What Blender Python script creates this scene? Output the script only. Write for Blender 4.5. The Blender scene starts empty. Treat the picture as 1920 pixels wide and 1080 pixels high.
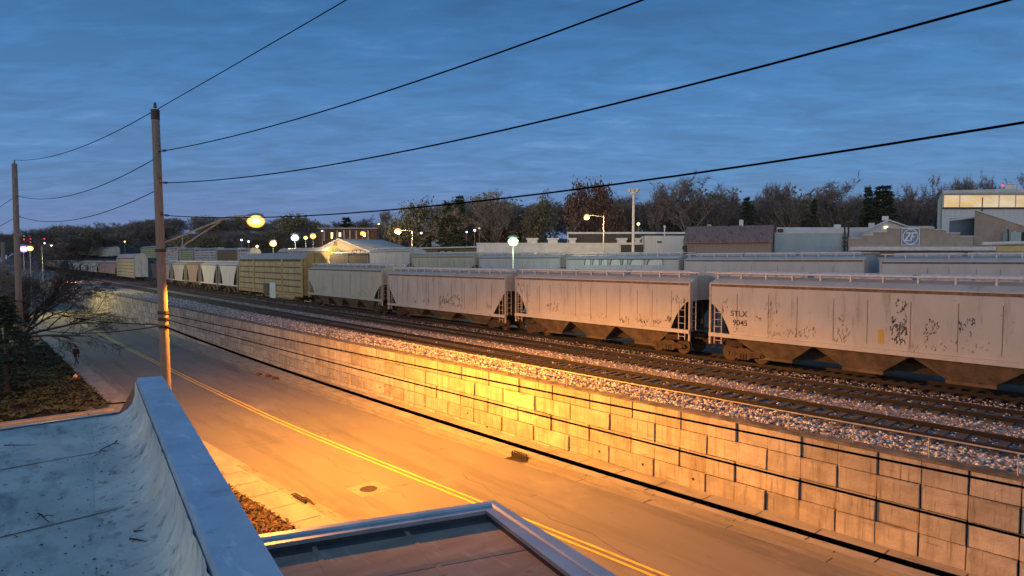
import bpy, bmesh, math, random
from mathutils import Vector, Matrix
R = math.radians
sc = bpy.context.scene
COL = sc.collection
rnd = random.Random(7)

# ------------------------------------------------------------------ camera
F = 1155.0
TH = R(40.8)
TP = 53.0 / F
CP = 1 / math.sqrt(1 + TP * TP); SP = TP * CP
CAM = Vector((0, 0, 5.53))
RT = Vector((math.sin(TH), math.cos(TH), 0))
FH = Vector((-math.cos(TH), math.sin(TH), 0))
ZV = Vector((0, 0, 1))
FW = FH * CP - ZV * SP
UPV = FH * SP + ZV * CP
def ray(px, py): return FW + RT * ((px - 960) / F) + UPV * ((540 - py) / F)
def at_Z(px, py, Z):
    d = ray(px, py); return CAM + d * ((Z - CAM.z) / d.z)
def at_D(px, py, D):
    d = ray(px, py); return CAM + d * (D / d.y)
def at_z(px, py, z):
    d = ray(px, py); return CAM + d * (z / d.dot(FH))
cam = bpy.data.cameras.new('camera')
cam.sensor_width = 36; cam.lens = 36 * F / 1920; cam.clip_end = 6000; cam.clip_start = 0.1
co = bpy.data.objects.new('camera', cam); COL.objects.link(co)
M = Matrix((RT, UPV, -FW)).transposed().to_4x4(); M.translation = CAM
co.matrix_world = M
sc.camera = co
sc.view_settings.view_transform = 'Standard'; sc.view_settings.look = 'None'
sc.view_settings.exposure = 0; sc.view_settings.gamma = 1

# ------------------------------------------------------------------ materials
def s2l(c):
    return tuple(((v / 255) / 12.92 if v / 255 <= .04045 else ((v / 255 + .055) / 1.055) ** 2.4) for v in c)
class NT:
    def __init__(s, tree): s.t = tree; s.n = tree.nodes; s.l = tree.links
    def new(s, typ, **kw):
        n = s.n.new(typ)
        for k, v in kw.items():
            if k.startswith('i_'): n.inputs[k[2:].replace('_', ' ')].default_value = v
            else: setattr(n, k, v)
        return n
    def link(s, a, b): s.l.new(a, b)
def noise(nt, vec, scale, detail=5, stretch=(1, 1, 1), rough=.6):
    m = nt.new('ShaderNodeMapping'); m.inputs['Scale'].default_value = stretch
    nt.link(vec, m.inputs['Vector'])
    n = nt.new('ShaderNodeTexNoise'); n.inputs['Scale'].default_value = scale
    n.inputs['Detail'].default_value = detail; n.inputs['Roughness'].default_value = rough
    nt.link(m.outputs[0], n.inputs['Vector'])
    return n.outputs['Fac']
def ramp01(nt, fac, lo, hi):
    m = nt.new('ShaderNodeMapRange'); m.inputs['From Min'].default_value = lo; m.inputs['From Max'].default_value = hi
    m.clamp = True
    nt.link(fac, m.inputs['Value']); return m.outputs[0]
def mix(nt, fac, a, b, mode='MIX'):
    m = nt.new('ShaderNodeMix', data_type='RGBA', blend_type=mode)
    if isinstance(fac, (int, float)): m.inputs[0].default_value = fac
    else: nt.link(fac, m.inputs[0])
    for idx, v in ((6, a), (7, b)):
        if isinstance(v, (tuple, list)): m.inputs[idx].default_value = (*v[:3], 1)
        else: nt.link(v, m.inputs[idx])
    return m.outputs[2]
MATS = {}
def pm(name, c1, c2=None, scale=4, stretch=(1, 1, 1), lo=.38, hi=.62, layers=(), rough=.8, metal=0., bump=0., bscale=30,
       bstretch=(1, 1, 1), tone=0., spec=.4, emit=None, estr=0., vor=0., vscale=10, rvar=0.):
    """principled material: base c1 mixed with c2 by noise, then each layer (colour, scale, stretch, lo, hi) on top"""
    m = bpy.data.materials.new(name); m.use_nodes = True
    nt = NT(m.node_tree); nt.n.clear()
    out = nt.new('ShaderNodeOutputMaterial'); b = nt.new('ShaderNodeBsdfPrincipled')
    nt.link(b.outputs[0], out.inputs[0])
    tc = nt.new('ShaderNodeTexCoord').outputs['Object']
    col = nt.new('ShaderNodeRGB').outputs[0]; col.default_value = (*c1, 1)
    if c2: col = mix(nt, ramp01(nt, noise(nt, tc, scale, 6, stretch), lo, hi), col, c2)
    for (lc, ls, lst, llo, lhi) in layers:
        col = mix(nt, ramp01(nt, noise(nt, tc, ls, 7, lst, .65), llo, lhi), col, lc)
    if vor:
        v = nt.new('ShaderNodeTexVoronoi'); v.inputs['Scale'].default_value = vscale
        nt.link(tc, v.inputs['Vector'])
        sep = nt.new('ShaderNodeSeparateColor'); nt.link(v.outputs['Color'], sep.inputs[0])
        mr = nt.new('ShaderNodeMapRange'); mr.inputs['To Min'].default_value = 1 - vor; mr.inputs['To Max'].default_value = 1 + vor * .6
        nt.link(sep.outputs[0], mr.inputs['Value'])
        d = nt.new('ShaderNodeMapRange'); d.inputs['From Min'].default_value = .0; d.inputs['From Max'].default_value = .6
        d.inputs['To Min'].default_value = 1.15; d.inputs['To Max'].default_value = .55
        nt.link(v.outputs['Distance'], d.inputs['Value'])
        mm = nt.new('ShaderNodeMath', operation='MULTIPLY'); nt.link(mr.outputs[0], mm.inputs[0]); nt.link(d.outputs[0], mm.inputs[1])
        cc = nt.new('ShaderNodeCombineColor')
        for i in range(3): nt.link(mm.outputs[0], cc.inputs[i])
        col = mix(nt, 1.0, col, cc.outputs[0], 'MULTIPLY')
    if tone:
        at = nt.new('ShaderNodeAttribute', attribute_name='tone')
        mr = nt.new('ShaderNodeMapRange'); mr.inputs['To Min'].default_value = 1 - tone; mr.inputs['To Max'].default_value = 1 + tone
        nt.link(at.outputs['Fac'], mr.inputs['Value'])
        cc = nt.new('ShaderNodeCombineColor')
        for i in range(3): nt.link(mr.outputs[0], cc.inputs[i])
        col = mix(nt, 1.0, col, cc.outputs[0], 'MULTIPLY')
    nt.link(col, b.inputs['Base Color'])
    b.inputs['Roughness'].default_value = rough; b.inputs['Metallic'].default_value = metal
    b.inputs['Specular IOR Level'].default_value = spec
    if rvar:
        mr = nt.new('ShaderNodeMapRange'); mr.inputs['To Min'].default_value = rough - rvar; mr.inputs['To Max'].default_value = rough + rvar
        nt.link(noise(nt, tc, scale * 2.3, 5, stretch), mr.inputs['Value']); nt.link(mr.outputs[0], b.inputs['Roughness'])
    if bump:
        bn = nt.new('ShaderNodeBump'); bn.inputs['Strength'].default_value = bump; bn.inputs['Distance'].default_value = .02
        nt.link(noise(nt, tc, bscale, 6, bstretch), bn.inputs['Height']); nt.link(bn.outputs[0], b.inputs['Normal'])
    if emit:
        b.inputs['Emission Color'].default_value = (*emit, 1); b.inputs['Emission Strength'].default_value = estr
    MATS[name] = m
    return m

# ------------------------------------------------------------------ mesh builder
class MB:
    def __init__(s): s.v = []; s.f = []; s.mi = []; s.tn = []
    def quad(s, a, b, c, d, mi=0, t=.5): s.poly([a, b, c, d], mi, t)
    def poly(s, pts, mi=0, t=.5):
        i = len(s.v); s.v += [tuple(p) for p in pts]; s.f.append(tuple(range(i, i + len(pts)))); s.mi.append(mi); s.tn.append(t)
    def mesh(s, vs, fs, mi=0, t=.5):
        i = len(s.v); s.v += [tuple(p) for p in vs]
        for f in fs: s.f.append(tuple(i + k for k in f)); s.mi.append(mi); s.tn.append(t)
    def box(s, x0, x1, y0, y1, z0, z1, mi=0, t=.5, m=None):
        vs = [Vector((x, y, z)) for z in (z0, z1) for y in (y0, y1) for x in (x0, x1)]
        if m is not None: vs = [m @ v for v in vs]
        s.mesh(vs, [(0, 2, 3, 1), (4, 5, 7, 6), (0, 1, 5, 4), (2, 6, 7, 3), (0, 4, 6, 2), (1, 3, 7, 5)], mi, t)
    def bar(s, a, b, w, h, mi=0, t=.5, up=(0, 0, 1)):
        a = Vector(a); b = Vector(b); d = (b - a); L = d.length
        if L < 1e-6: return
        d.normalize(); u = Vector(up)
        if abs(d.dot(u)) > .99: u = Vector((0, 1, 0))
        r = d.cross(u).normalized(); u = r.cross(d)
        m = Matrix((d, r, u)).transposed().to_4x4(); m.translation = a
        s.box(0, L, -w / 2, w / 2, -h / 2, h / 2, mi, t, m)
    def tube(s, pts, rad, n=8, mi=0, t=.5, caps=True):
        pts = [Vector(p) for p in pts]
        if not hasattr(rad, '__len__'): rad = [rad] * len(pts)
        rings = []; base = len(s.v)
        for i, p in enumerate(pts):
            d = (pts[min(i + 1, len(pts) - 1)] - pts[max(i - 1, 0)])
            d = d.normalized() if d.length > 1e-9 else Vector((0, 0, 1))
            u = Vector((0, 0, 1)) if abs(d.z) < .95 else Vector((1, 0, 0))
            r = d.cross(u).normalized(); u = r.cross(d)
            for k in range(n):
                a = 2 * math.pi * k / n
                s.v.append(tuple(p + (r * math.cos(a) + u * math.sin(a)) * rad[i]))
        for i in range(len(pts) - 1):
            for k in range(n):
                a = base + i * n + k; b = base + i * n + (k + 1) % n
                s.f.append((a, b, b + n, a + n)); s.mi.append(mi); s.tn.append(t)
        if caps and n > 2:
            s.f.append(tuple(base + k for k in reversed(range(n)))); s.mi.append(mi); s.tn.append(t)
            e = base + (len(pts) - 1) * n
            s.f.append(tuple(e + k for k in range(n))); s.mi.append(mi); s.tn.append(t)
    def prism(s, poly, a, b, axis='y', mi=0, t=.5):
        """poly in the two other axes (x,z for y) extruded from a to b"""
        def P(p, h): return {'y': (p[0], h, p[1]), 'x': (h, p[0], p[1]), 'z': (p[0], p[1], h)}[axis]
        n = len(poly)
        vs = [P(p, a) for p in poly] + [P(p, b) for p in poly]
        fs = [tuple(range(n)), tuple(reversed(range(n, 2 * n)))] + [(i, i + n, (i + 1) % n + n, (i + 1) % n) for i in range(n)]
        s.mesh(vs, fs, mi, t)
    def blob(s, c, r, seed, mi=0, t=.5, sub=1, sq=(1, 1, 1)):
        rr = random.Random(seed)
        g = ICO[sub]
        vs = [Vector(c) + Vector((v[0] * r * sq[0], v[1] * r * sq[1], v[2] * r * sq[2])) * (.75 + .5 * rr.random()) for v in g[0]]
        s.mesh(vs, g[1], mi, t)
    def build(s, name, mats, parent=None, smooth=False, loc=None, recalc=True, bevel=0):
        me = bpy.data.meshes.new(name); me.from_pydata(s.v, [], s.f)
        if not isinstance(mats, (list, tuple)): mats = [mats]
        for m in mats: me.materials.append(m)
        if len(mats) > 1: me.polygons.foreach_set('material_index', s.mi)
        if smooth: me.polygons.foreach_set('use_smooth', [True] * len(s.f))
        at = me.attributes.new('tone', 'FLOAT', 'FACE'); at.data.foreach_set('value', s.tn)
        if recalc and len(s.f) < 60000:
            bm = bmesh.new(); bm.from_mesh(me); bmesh.ops.recalc_face_normals(bm, faces=bm.faces); bm.to_mesh(me); bm.free()
        me.update()
        o = bpy.data.objects.new(name, me); COL.objects.link(o)
        if parent: o.parent = parent
        if loc: o.location = loc
        if bevel:
            md = o.modifiers.new('bevel', 'BEVEL'); md.width = bevel; md.segments = 2; md.limit_method = 'ANGLE'
        return o
ICO = {}
for sub in (1, 2, 3):
    bm = bmesh.new(); bmesh.ops.create_icosphere(bm, subdivisions=sub, radius=1)
    ICO[sub] = ([v.co.copy() for v in bm.verts], [tuple(v.index for v in f.verts) for f in bm.faces]); bm.free()

def tag(o, label, cat, group=None):
    o['label'] = label; o['category'] = cat
    if group: o['group'] = group
    return o
def thing(name, label, cat, loc=(0, 0, 0), rz=0, group=None):
    o = bpy.data.objects.new(name, None); COL.objects.link(o); o.location = loc; o.rotation_euler = (0, 0, rz)
    o.empty_display_size = .2
    return tag(o, label, cat, group)
def struct(name, mb, m, **kw):
    o = mb.build(name, m, **kw); o['kind'] = 'structure'; return o
def copy_thing(root, loc, rz=None, sc_=None):
    r = root.copy(); COL.objects.link(r); r.location = loc
    if rz is not None: r.rotation_euler = (0, 0, rz)
    if sc_ is not None: r.scale = sc_
    for ch in list(root.children):
        c = ch.copy(); COL.objects.link(c); c.parent = r
        for g in list(ch.children):
            d = g.copy(); COL.objects.link(d); d.parent = c
    return r
def spline(xs, ys, x):
    """monotone-ish Catmull-Rom through (xs ascending, ys)"""
    if x <= xs[0]: return ys[0] + (ys[1] - ys[0]) / (xs[1] - xs[0]) * (x - xs[0])
    if x >= xs[-1]: return ys[-1] + (ys[-1] - ys[-2]) / (xs[-1] - xs[-2]) * (x - xs[-1])
    for i in range(len(xs) - 1):
        if x <= xs[i + 1]:
            def m(k):
                a = max(k - 1, 0); b = min(k + 1, len(xs) - 1); return (ys[b] - ys[a]) / (xs[b] - xs[a])
            h = xs[i + 1] - xs[i]; t = (x - xs[i]) / h
            return ((2*t**3 - 3*t**2 + 1) * ys[i] + (t**3 - 2*t**2 + t) * h * m(i) + (-2*t**3 + 3*t**2) * ys[i+1] + (t**3 - t**2) * h * m(i+1))
def sstep(a, b, x):
    t = min(1, max(0, (x - a) / (b - a))); return t * t * (3 - 2 * t)

# ------------------------------------------------------------------ terrain functions (X along the tracks, Y away from the camera)
def Zr(X):                       # street level
    return -3.12 + .010 * max(-70, min(0, X + 13))
def Dw(X): return 20.05 + .034 * (X + 13)      # face of the wall at its top
def Dc(X): return spline([-300, -150, -88, -36.5, -17, -9, 25], [10.2, 10.6, 11.3, 12.05, 13.25, 13.9, 16.6], X)   # centre of the road
def near_edge(X): return spline([-300, -150, -88, -46, -32, -19, 25], [5.8, 6.2, 7.0, 7.45, 8.05, 9.1, 12.2], X)
def far_edge(X): return spline([-300, -150, -88, -47, -20, -9, 25], [14.3, 14.7, 15.5, 16.3, 17.2, 18.0, 20.0], X) if X < -9 else 18.0 + .035 * (X + 9)
def Zrow(X):                     # rail level of the far row of cars
    a = max(0, -X - 9.6); return 1.13 + .0098 * min(a, 140) + .016 * max(0, min(a, 900) - 140)
def G(X, D):
    z = -.26 + sstep(34.5, 50, D) * (Zrow(X) + .02)
    z += .015 * max(0, min(D, 200) - 57)
    r = math.hypot(X, D)
    z += .045 * max(0, min(r, 700) - 260) * sstep(60, 120, D)
    return z
def on_street(px, py):
    p = at_Z(px, py, -3.2)
    for _ in range(6): p = at_Z(px, py, Zr(p.x))
    return p

# ------------------------------------------------------------------ world: dusk sky, thin streaky cloud
w = bpy.data.worlds.new('World'); sc.world = w; w.use_nodes = True
nt = NT(w.node_tree); nt.n.clear()
out = nt.new('ShaderNodeOutputWorld'); bg = nt.new('ShaderNodeBackground'); nt.link(bg.outputs[0], out.inputs[0])
SUN_EL = R(3.0); SUN_AZ = R(205)
sky = nt.new('ShaderNodeTexSky', sky_type='NISHITA'); sky.sun_disc = False; sky.sun_elevation = R(1.0); sky.sun_rotation = R(155); sky.altitude = 200
tc = nt.new('ShaderNodeTexCoord').outputs['Generated']
sep = nt.new('ShaderNodeSeparateXYZ'); nt.link(tc, sep.inputs[0])
def math_(op, a, b=None, c=None):
    m = nt.new('ShaderNodeMath', operation=op)
    for i, v in enumerate((a, b, c)):
        if v is None: continue
        if isinstance(v, (int, float)): m.inputs[i].default_value = v
        else: nt.link(v, m.inputs[i])
    return m.outputs[0]
zc = math_('MAXIMUM', sep.outputs[2], 0.0)
cr = nt.new('ShaderNodeValToRGB'); nt.link(zc, cr.inputs[0])
els = cr.color_ramp.elements
stops = [(0.0, (118, 136, 178)), (.05, (104, 136, 182)), (.13, (86, 136, 188)), (.26, (70, 124, 180)), (.42, (48, 98, 150)), (.6, (62, 112, 160)), (1.0, (104, 140, 172))]
els[0].position = 0; els[0].color = (*s2l(stops[0][1]), 1); els[1].position = 1; els[1].color = (*s2l(stops[-1][1]), 1)
for p, c in stops[1:-1]:
    e = els.new(p); e.color = (*s2l(c), 1)
col = cr.outputs[0]
# violet tint towards the far left of the view (low)
dl = nt.new('ShaderNodeVectorMath', operation='DOT_PRODUCT'); nt.link(tc, dl.inputs[0]); dl.inputs[1].default_value = (-.93, .37, 0)
tint = math_('MULTIPLY', ramp01(nt, dl.outputs['Value'], .80, 1.0), ramp01(nt, zc, .30, .04))
col = mix(nt, math_('MULTIPLY', tint, .35), col, s2l((98, 110, 160)))
# clouds: flat layer seen in perspective, bands across the view
den = math_('ADD', zc, .10)
def dot3(vec):
    n = nt.new('ShaderNodeVectorMath', operation='DOT_PRODUCT'); nt.link(tc, n.inputs[0]); n.inputs[1].default_value = vec; return n.outputs['Value']
u = math_('DIVIDE', dot3(tuple(RT)), den); v = math_('DIVIDE', dot3(tuple(FH)), den)
cx = nt.new('ShaderNodeCombineXYZ'); nt.link(u, cx.inputs[0]); nt.link(v, cx.inputs[1])
mp = nt.new('ShaderNodeMapping'); mp.inputs['Rotation'].default_value = (0, 0, R(4)); nt.link(cx.outputs[0], mp.inputs[0])
def cn(scale, st, det, dist=0.):
    m = nt.new('ShaderNodeMapping'); m.inputs['Scale'].default_value = st; nt.link(mp.outputs[0], m.inputs[0])
    n = nt.new('ShaderNodeTexNoise'); n.inputs['Scale'].default_value = scale; n.inputs['Detail'].default_value = det
    n.inputs['Roughness'].default_value = .58; n.inputs['Distortion'].default_value = dist
    nt.link(m.outputs[0], n.inputs['Vector']); return n.outputs['Fac']
n1 = cn(2.6, (.8, 1.7, 1), 7, .8); n2 = cn(.35, (.8, 1.2, 1), 3, .3); n3 = cn(7.5, (.75, 1.6, 1), 6, .7)
cl = math_('ADD', math_('MULTIPLY', n1, .62), math_('ADD', math_('MULTIPLY', n2, .40), math_('MULTIPLY', n3, .27)))
dark = ramp01(nt, cl, .69, .55)
lite = ramp01(nt, cl, .70, .86)
fade = ramp01(nt, zc, .0, .10)
hsv = nt.new('ShaderNodeHueSaturation'); hsv.inputs['Saturation'].default_value = .97; hsv.inputs['Value'].default_value = .68; nt.link(col, hsv.inputs['Color'])
h2 = nt.new('ShaderNodeHueSaturation'); h2.inputs['Saturation'].default_value = .80; h2.inputs['Value'].default_value = 1.5; nt.link(col, h2.inputs['Color'])
c2 = mix(nt, math_('MULTIPLY', dark, math_('MULTIPLY', fade, .55)), col, hsv.outputs[0])
c2 = mix(nt, math_('MULTIPLY', lite, math_('MULTIPLY', fade, .34)), c2, h2.outputs[0])
# after-glow low in the west, behind the camera
dw = nt.new('ShaderNodeVectorMath', operation='DOT_PRODUCT'); nt.link(tc, dw.inputs[0]); dw.inputs[1].default_value = (.45, -.89, 0)
glow = math_('MULTIPLY', ramp01(nt, dw.outputs['Value'], .0, .8), ramp01(nt, zc, .45, .02))
c2 = mix(nt, glow, c2, (1.75, 1.52, 1.32))
# a little of the physical sky on top
add = mix(nt, 1.0, c2, mix(nt, 1.0, sky.outputs[0], (.012, .012, .012), 'MULTIPLY'), 'ADD')
nt.link(add, bg.inputs[0]); bg.inputs[1].default_value = 1.08
sun = bpy.data.lights.new('sun', 'SUN'); sun.energy = .10; sun.angle = R(25); sun.color = (1, .78, .62)
so = bpy.data.objects.new('sun', sun); COL.objects.link(so)
so.rotation_euler = Vector((-.45, .89, -.14)).to_track_quat('-Z', 'Y').to_euler()
#PART2
# ================================================================== PART 2: setting
pm('ground_m', (.030, .027, .022), (.05, .044, .033), 1.5, bump=.5, bscale=12)
pm('bank_m', (.035, .033, .022), (.06, .05, .035), .3, bump=.5, bscale=4)
pm('asphalt', (.138, .132, .124), (.168, .158, .147), .5, (.35, 1, 1), .35, .7,
   layers=[((.098, .093, .088), .7, (.10, 1.1, 1), .52, .70), ((.195, .185, .172), .35, (.6, 1, 1), .58, .72), ((.085, .08, .075), 1.6, (1, 1, 1), .64, .72), ((.20, .19, .17), 60, (1, 1, 1), .62, .75), ((.08, .075, .07), 3, (.5, 1, 1), .66, .74)], rough=.85, bump=.25, bscale=90)
pm('concrete', (.30, .28, .25), (.22, .205, .185), 1.2, (.5, 1, 1), layers=[((.12, .11, .095), 3, (.4, 1.2, 1), .58, .75), ((.36, .34, .30), 30, (1, 1, 1), .6, .75)], rough=.9, bump=.3, bscale=50)
pm('gutter', (.235, .22, .195), (.17, .16, .14), 1.2, (.4, 2, 1), layers=[((.09, .085, .075), 2.5, (.3, 2, 1), .56, .72)], rough=.9, bump=.3, bscale=40)
pm('yellow_paint', (.62, .43, .06), (.42, .31, .08), 3, (1, 4, 1), .45, .65, layers=[((.16, .145, .12), 9, (1, 2, 1), .62, .72)], rough=.7)
pm('dark_joint', (.03, .028, .025), rough=.95)
pm('ballast_m', (.50, .45, .42), (.38, .33, .31), 2.2, (.5, 1, 1), vor=.6, vscale=9, rough=.9, bump=.9, bscale=22, layers=[((.10, .085, .075), .5, (.25, 1.6, 1), .60, .78)])
pm('stone_m', (.48, .44, .41), (.30, .27, .25), 3, tone=.75, rough=.9, bump=.3, bscale=30)
pm('sleeper_m', (.06, .052, .047), (.10, .088, .078), 5, (1, 6, 1), tone=.5, rough=.9, bump=.4, bscale=30)
pm('rail_m', (.012, .010, .009), (.020, .015, .012), 6, rough=.6, metal=.3)
pm('railhead_m', (.045, .038, .035), (.025, .020, .018), 3, (.2, 1, 1), rough=.6, metal=.4)

def frange(a, b, st):
    r = []; x = a
    while x < b - 1e-6: r.append(x); x += st
    r.append(b); return r
XS = [-1600, -1200, -900, -700, -550, -450, -380, -320] + frange(-280, -100, 15) + frange(-94, 30, 4) + [40, 60, 100, 180, 300, 500]
# one ground sheet with the step of the retaining wall in it
g = MB()
def rowpts(X):
    z = Zr(X); D = Dw(X)
    cols = [(-900, z - .1), (-200, z - .1), (-60, z - .05), (-20, z - .03), (0, z - .03), (near_edge(X) + .3, z - .03), (Dc(X), z - .03), (far_edge(X) - .3, z - .03), (D + .32, z - .03), (D + .36, -.42)]
    for d in (24, 30, 34.4, 38, 42, 46, 50, 54, 58, 64, 72, 85, 100, 120, 140, 160, 190, 220, 260, 300, 350, 400, 500, 650, 800, 1100, 1500): cols.append((d, G(X, d) if d > 34 else -.42))
    return [(X, d, zz) for d, zz in cols]
prev = None
for X in XS:
    r_ = rowpts(X)
    if prev:
        for i in range(len(r_) - 1): g.quad(prev[i], r_[i], r_[i + 1], prev[i + 1])
    prev = r_
o = struct('ground', g, MATS['ground_m'])
# road, gutters, kerbs, pavements
def strip(f0, f1, z0, z1, x0=-260, x1=26, st=3, mb=None, mi=0):
    mb = mb or MB(); p = None
    for X in frange(x0, x1, st):
        a = (X, f0(X), Zr(X) + z0); b = (X, f1(X), Zr(X) + z1)
        if p: mb.quad(p[0], a, b, p[1], mi)
        p = (a, b)
    return mb
ne, fe = near_edge, far_edge
struct('road', strip(lambda X: ne(X), lambda X: fe(X), 0, 0), MATS['asphalt'])
mk = MB()
for off in (-.17, .10):
    strip(lambda X: Dc(X) + off, lambda X: Dc(X) + off + .11, .005, .005, mb=mk, st=2)
pm('tar', (.05, .047, .044), rough=.7)
ck = MB(); rk = random.Random(17)
def crack(X, D, dx, n, w_):
    p = Vector((X, D, 0))
    for i in range(n):
        q = p + Vector((dx * rk.uniform(.4, 1), rk.uniform(-.22, .22) if abs(dx) > .1 else rk.uniform(.25, .5), 0)); d = (q - p).normalized(); s_ = Vector((-d.y, d.x, 0)) * w_ * rk.uniform(.4, 1)
        ck.quad(*[Vector((v.x, v.y, Zr(v.x) + .0035)) for v in (p - s_, q - s_, q + s_, p + s_)]); p = q
for _ in range(16): X = rk.uniform(-70, -6); crack(X, Dc(X) + rk.uniform(-3, 3), rk.choice((-.7, .7)), rk.randint(5, 16), .011)
for _ in range(9): X = rk.uniform(-70, -6); crack(X, ne(X) + .3, .05, rk.randint(6, 18), .012)
for X0 in (-60, -38, -20): crack(X0, Dc(X0) + 1.6, .9, 26, .014)
struct('road_cracks', ck, MATS['tar'])
struct('road_markings', mk, MATS['yellow_paint'])
kb = MB()
def kerbline(e, sgn, x0, x1, gut=.45, h=.13):
    strip(lambda X: e(X), lambda X: e(X) + sgn * gut, .004, -.01, x0, x1, mb=kb)
    strip(lambda X: e(X) + sgn * gut, lambda X: e(X) + sgn * (gut + .03), -.01, h, x0, x1, mb=kb)
    strip(lambda X: e(X) + sgn * (gut + .03), lambda X: e(X) + sgn * (gut + .19), h, h + .005, x0, x1, mb=kb)
    X = x0 + 1
    while X < x1:                     # expansion joints, each a thin dark groove filler
        for a, b, za, zb in ((0, gut, .008, -.006), (gut + .03, gut + .19, h + .004, h + .009)):
            kb.quad((X, e(X) + sgn * a, Zr(X) + za), (X + .03, e(X) + sgn * a, Zr(X) + za), (X + .03, e(X) + sgn * b, Zr(X) + zb), (X, e(X) + sgn * b, Zr(X) + zb), 1)
        X += 3.05
kerbline(fe, 1, -240, 26)
kerbline(ne, -1, -240, -44.5)
kerbline(ne, -1, -27, 26, gut=.35)
struct('kerb', kb, [MATS['gutter'], MATS['dark_joint']])
pv = MB()
strip(lambda X: fe(X) + .64, lambda X: Dw(X) - .02, .135, .12, -240, 26, mb=pv)
strip(lambda X: ne(X) - .64, lambda X: ne(X) - 1.75, .14, .16, -120, -44.5, mb=pv)
strip(lambda X: ne(X) - .545, lambda X: ne(X) - 1.7, .139, .145, -27, 20, mb=pv)
# driveway apron between the two pavements
strip(lambda X: ne(X) - .0, lambda X: ne(X) - 3.1, .006, .13, -44.5, -27, mb=pv)
for X in frange(-118, -45, 1.6) + frange(-26, 18, 1.6):
    a = ne(X) - .66; b = ne(X) - (1.74 if X < -40 else 1.69)
    pv.quad((X, a, Zr(X) + .149), (X + .025, a, Zr(X) + .149), (X + .025, b, Zr(X) + .159), (X, b, Zr(X) + .159), 1)
X = -238
while X < 24:
    pv.quad((X, fe(X) + .7, Zr(X) + .142), (X + .03, fe(X) + .7, Zr(X) + .142), (X + .03, Dw(X) - .3, Zr(X) + .129), (X, Dw(X) - .3, Zr(X) + .129), 1)
    X += 1.9
struct('pavement', pv, [MATS['concrete'], MATS['dark_joint']])
# ballast bed of the yard
bl = MB(); p = None
for X in frange(-900, 40, 10):
    r_ = [(X, Dw(X) + .30, -.34), (X, Dw(X) + .9, -.25), (X, 22.0, -.21), (X, 25.5, -.23), (X, 30, -.22), (X, 31.6, -.22), (X, 34.6, -.22)]
    if p:
        for i in range(6): bl.quad(p[i], r_[i], r_[i + 1], p[i + 1], 1 if i > 3 else 0)
    p = r_
pm('ballast_shaded', (.06, .052, .046), (.035, .03, .027), 2, vor=.5, vscale=9, rough=.95, bump=.8, bscale=22)  # strip under the cars: their shade put into the stone colour
struct('ballast', bl, [MATS['ballast_m'], MATS['ballast_shaded']])

# ---- retaining wall of big concrete blocks
pm('wall_block', (.40, .365, .31), (.31, .28, .235), 1.4, (1, 1, 1.6), tone=.20, rough=.9, bump=.8, bscale=14,
   layers=[((.21, .18, .14), 1.4, (2.2, 2.2, .20), .50, .72), ((.12, .10, .08), 4, (2.6, 2.6, .16), .57, .72), ((.50, .47, .41), 2.5, (2, 2, .3), .64, .78), ((.10, .085, .065), 1.1, (.5, .5, 3.5), .60, .74)])
pm('wall_cap', (.17, .155, .13), (.08, .07, .055), 2.2, (1.2, 1.2, 1.2), rough=.95, bump=.6, bscale=20)
pm('wall_dark', (.035, .03, .025), rough=1)
WA = math.atan(.034)
WX0 = 14.0
T = Matrix.Rotation(WA, 4, 'Z'); T.translation = Vector((WX0, Dw(WX0), 0))
# local x runs along the wall to the far end (negative x), local y into the bank; 4 courses
wl = MB(); back = MB(); holes = []
rw = random.Random(3)
top = -.22; LEN = 235
def wz(xl): return Zr(WX0 + xl)
CH = .70
for k in range(5):
    z1 = top - k * CH; z0 = z1 - CH
    off = (k % 2) * 1.12
    x = 4.0 + off
    while x > -LEN:
        y_ = -.035 * (k + .5) - .02 + rw.uniform(-.012, .012)
        tn = rw.random()
        for hf in (0, 1):
            xa = x - hf * 1.12; xb = xa - 1.12
            ga = .022 if hf == 0 else .004; gb = .010 if hf == 1 else .004
            bot = max(z0 + .003, wz(xa) - .25)
            if z1 - bot < .05: continue
            dy = rw.uniform(-.022, .022) + (.016 if hf else -.016); tt = min(1, max(0, tn + rw.uniform(-.25, .25)))
            c = .013
            st_ = .05 if (hf and k < 4) else 0
            X0, X1, Y, Za, Zb = xb + gb, xa - ga, y_ + dy, bot, z1 - .003 - rw.uniform(0, .014)
            vs = [(X0, Y + .10, Za), (X1, Y + .10, Za), (X1, Y + .10, Zb), (X0, Y + .10, Zb),
                  (X0 + c, Y, Za + c), (X1 - c, Y, Za + c), (X1 - c, Y, Zb - c), (X0 + c, Y, Zb - c)]
            j_ = lambda: rw.uniform(-.007, .007)
            vs = [T @ Vector((v[0] + j_(), v[1], v[2] + (j_() if i_ > 3 else 0))) for i_, v in enumerate(vs)]
            wl.mesh(vs, [(4, 5, 6, 7), (0, 1, 5, 4), (1, 2, 6, 5), (2, 3, 7, 6), (3, 0, 4, 7)], 0, tt)
            if k == 3 and hf == 0 and rw.random() < .33: holes.append((xa - .5, Y, z0 + .38))
        x -= 2.24
WT = thing('retaining_wall', 'long wall of big pale concrete blocks along the far side of the road', 'wall')
wl.build('block_face', MATS['wall_block'], WT, recalc=False)
bk = MB(); bk.box(-LEN, 4, .055, .34, -4.2, top - .02, 0, m=T); bk.build('backing', MATS['wall_dark'], WT)
cp = MB()
for i in range(0, int(LEN / 2.24)):
    xa = 3.9 - i * 2.24
    cp.box(xa - 2.24 + .006, xa, -.05 + rw.uniform(-.01, .01), .42, top - .012, top + .06 + rw.uniform(-.02, .02), 0, rw.random(), T)
cp.build('capping', MATS['wall_cap'], WT)
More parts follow.
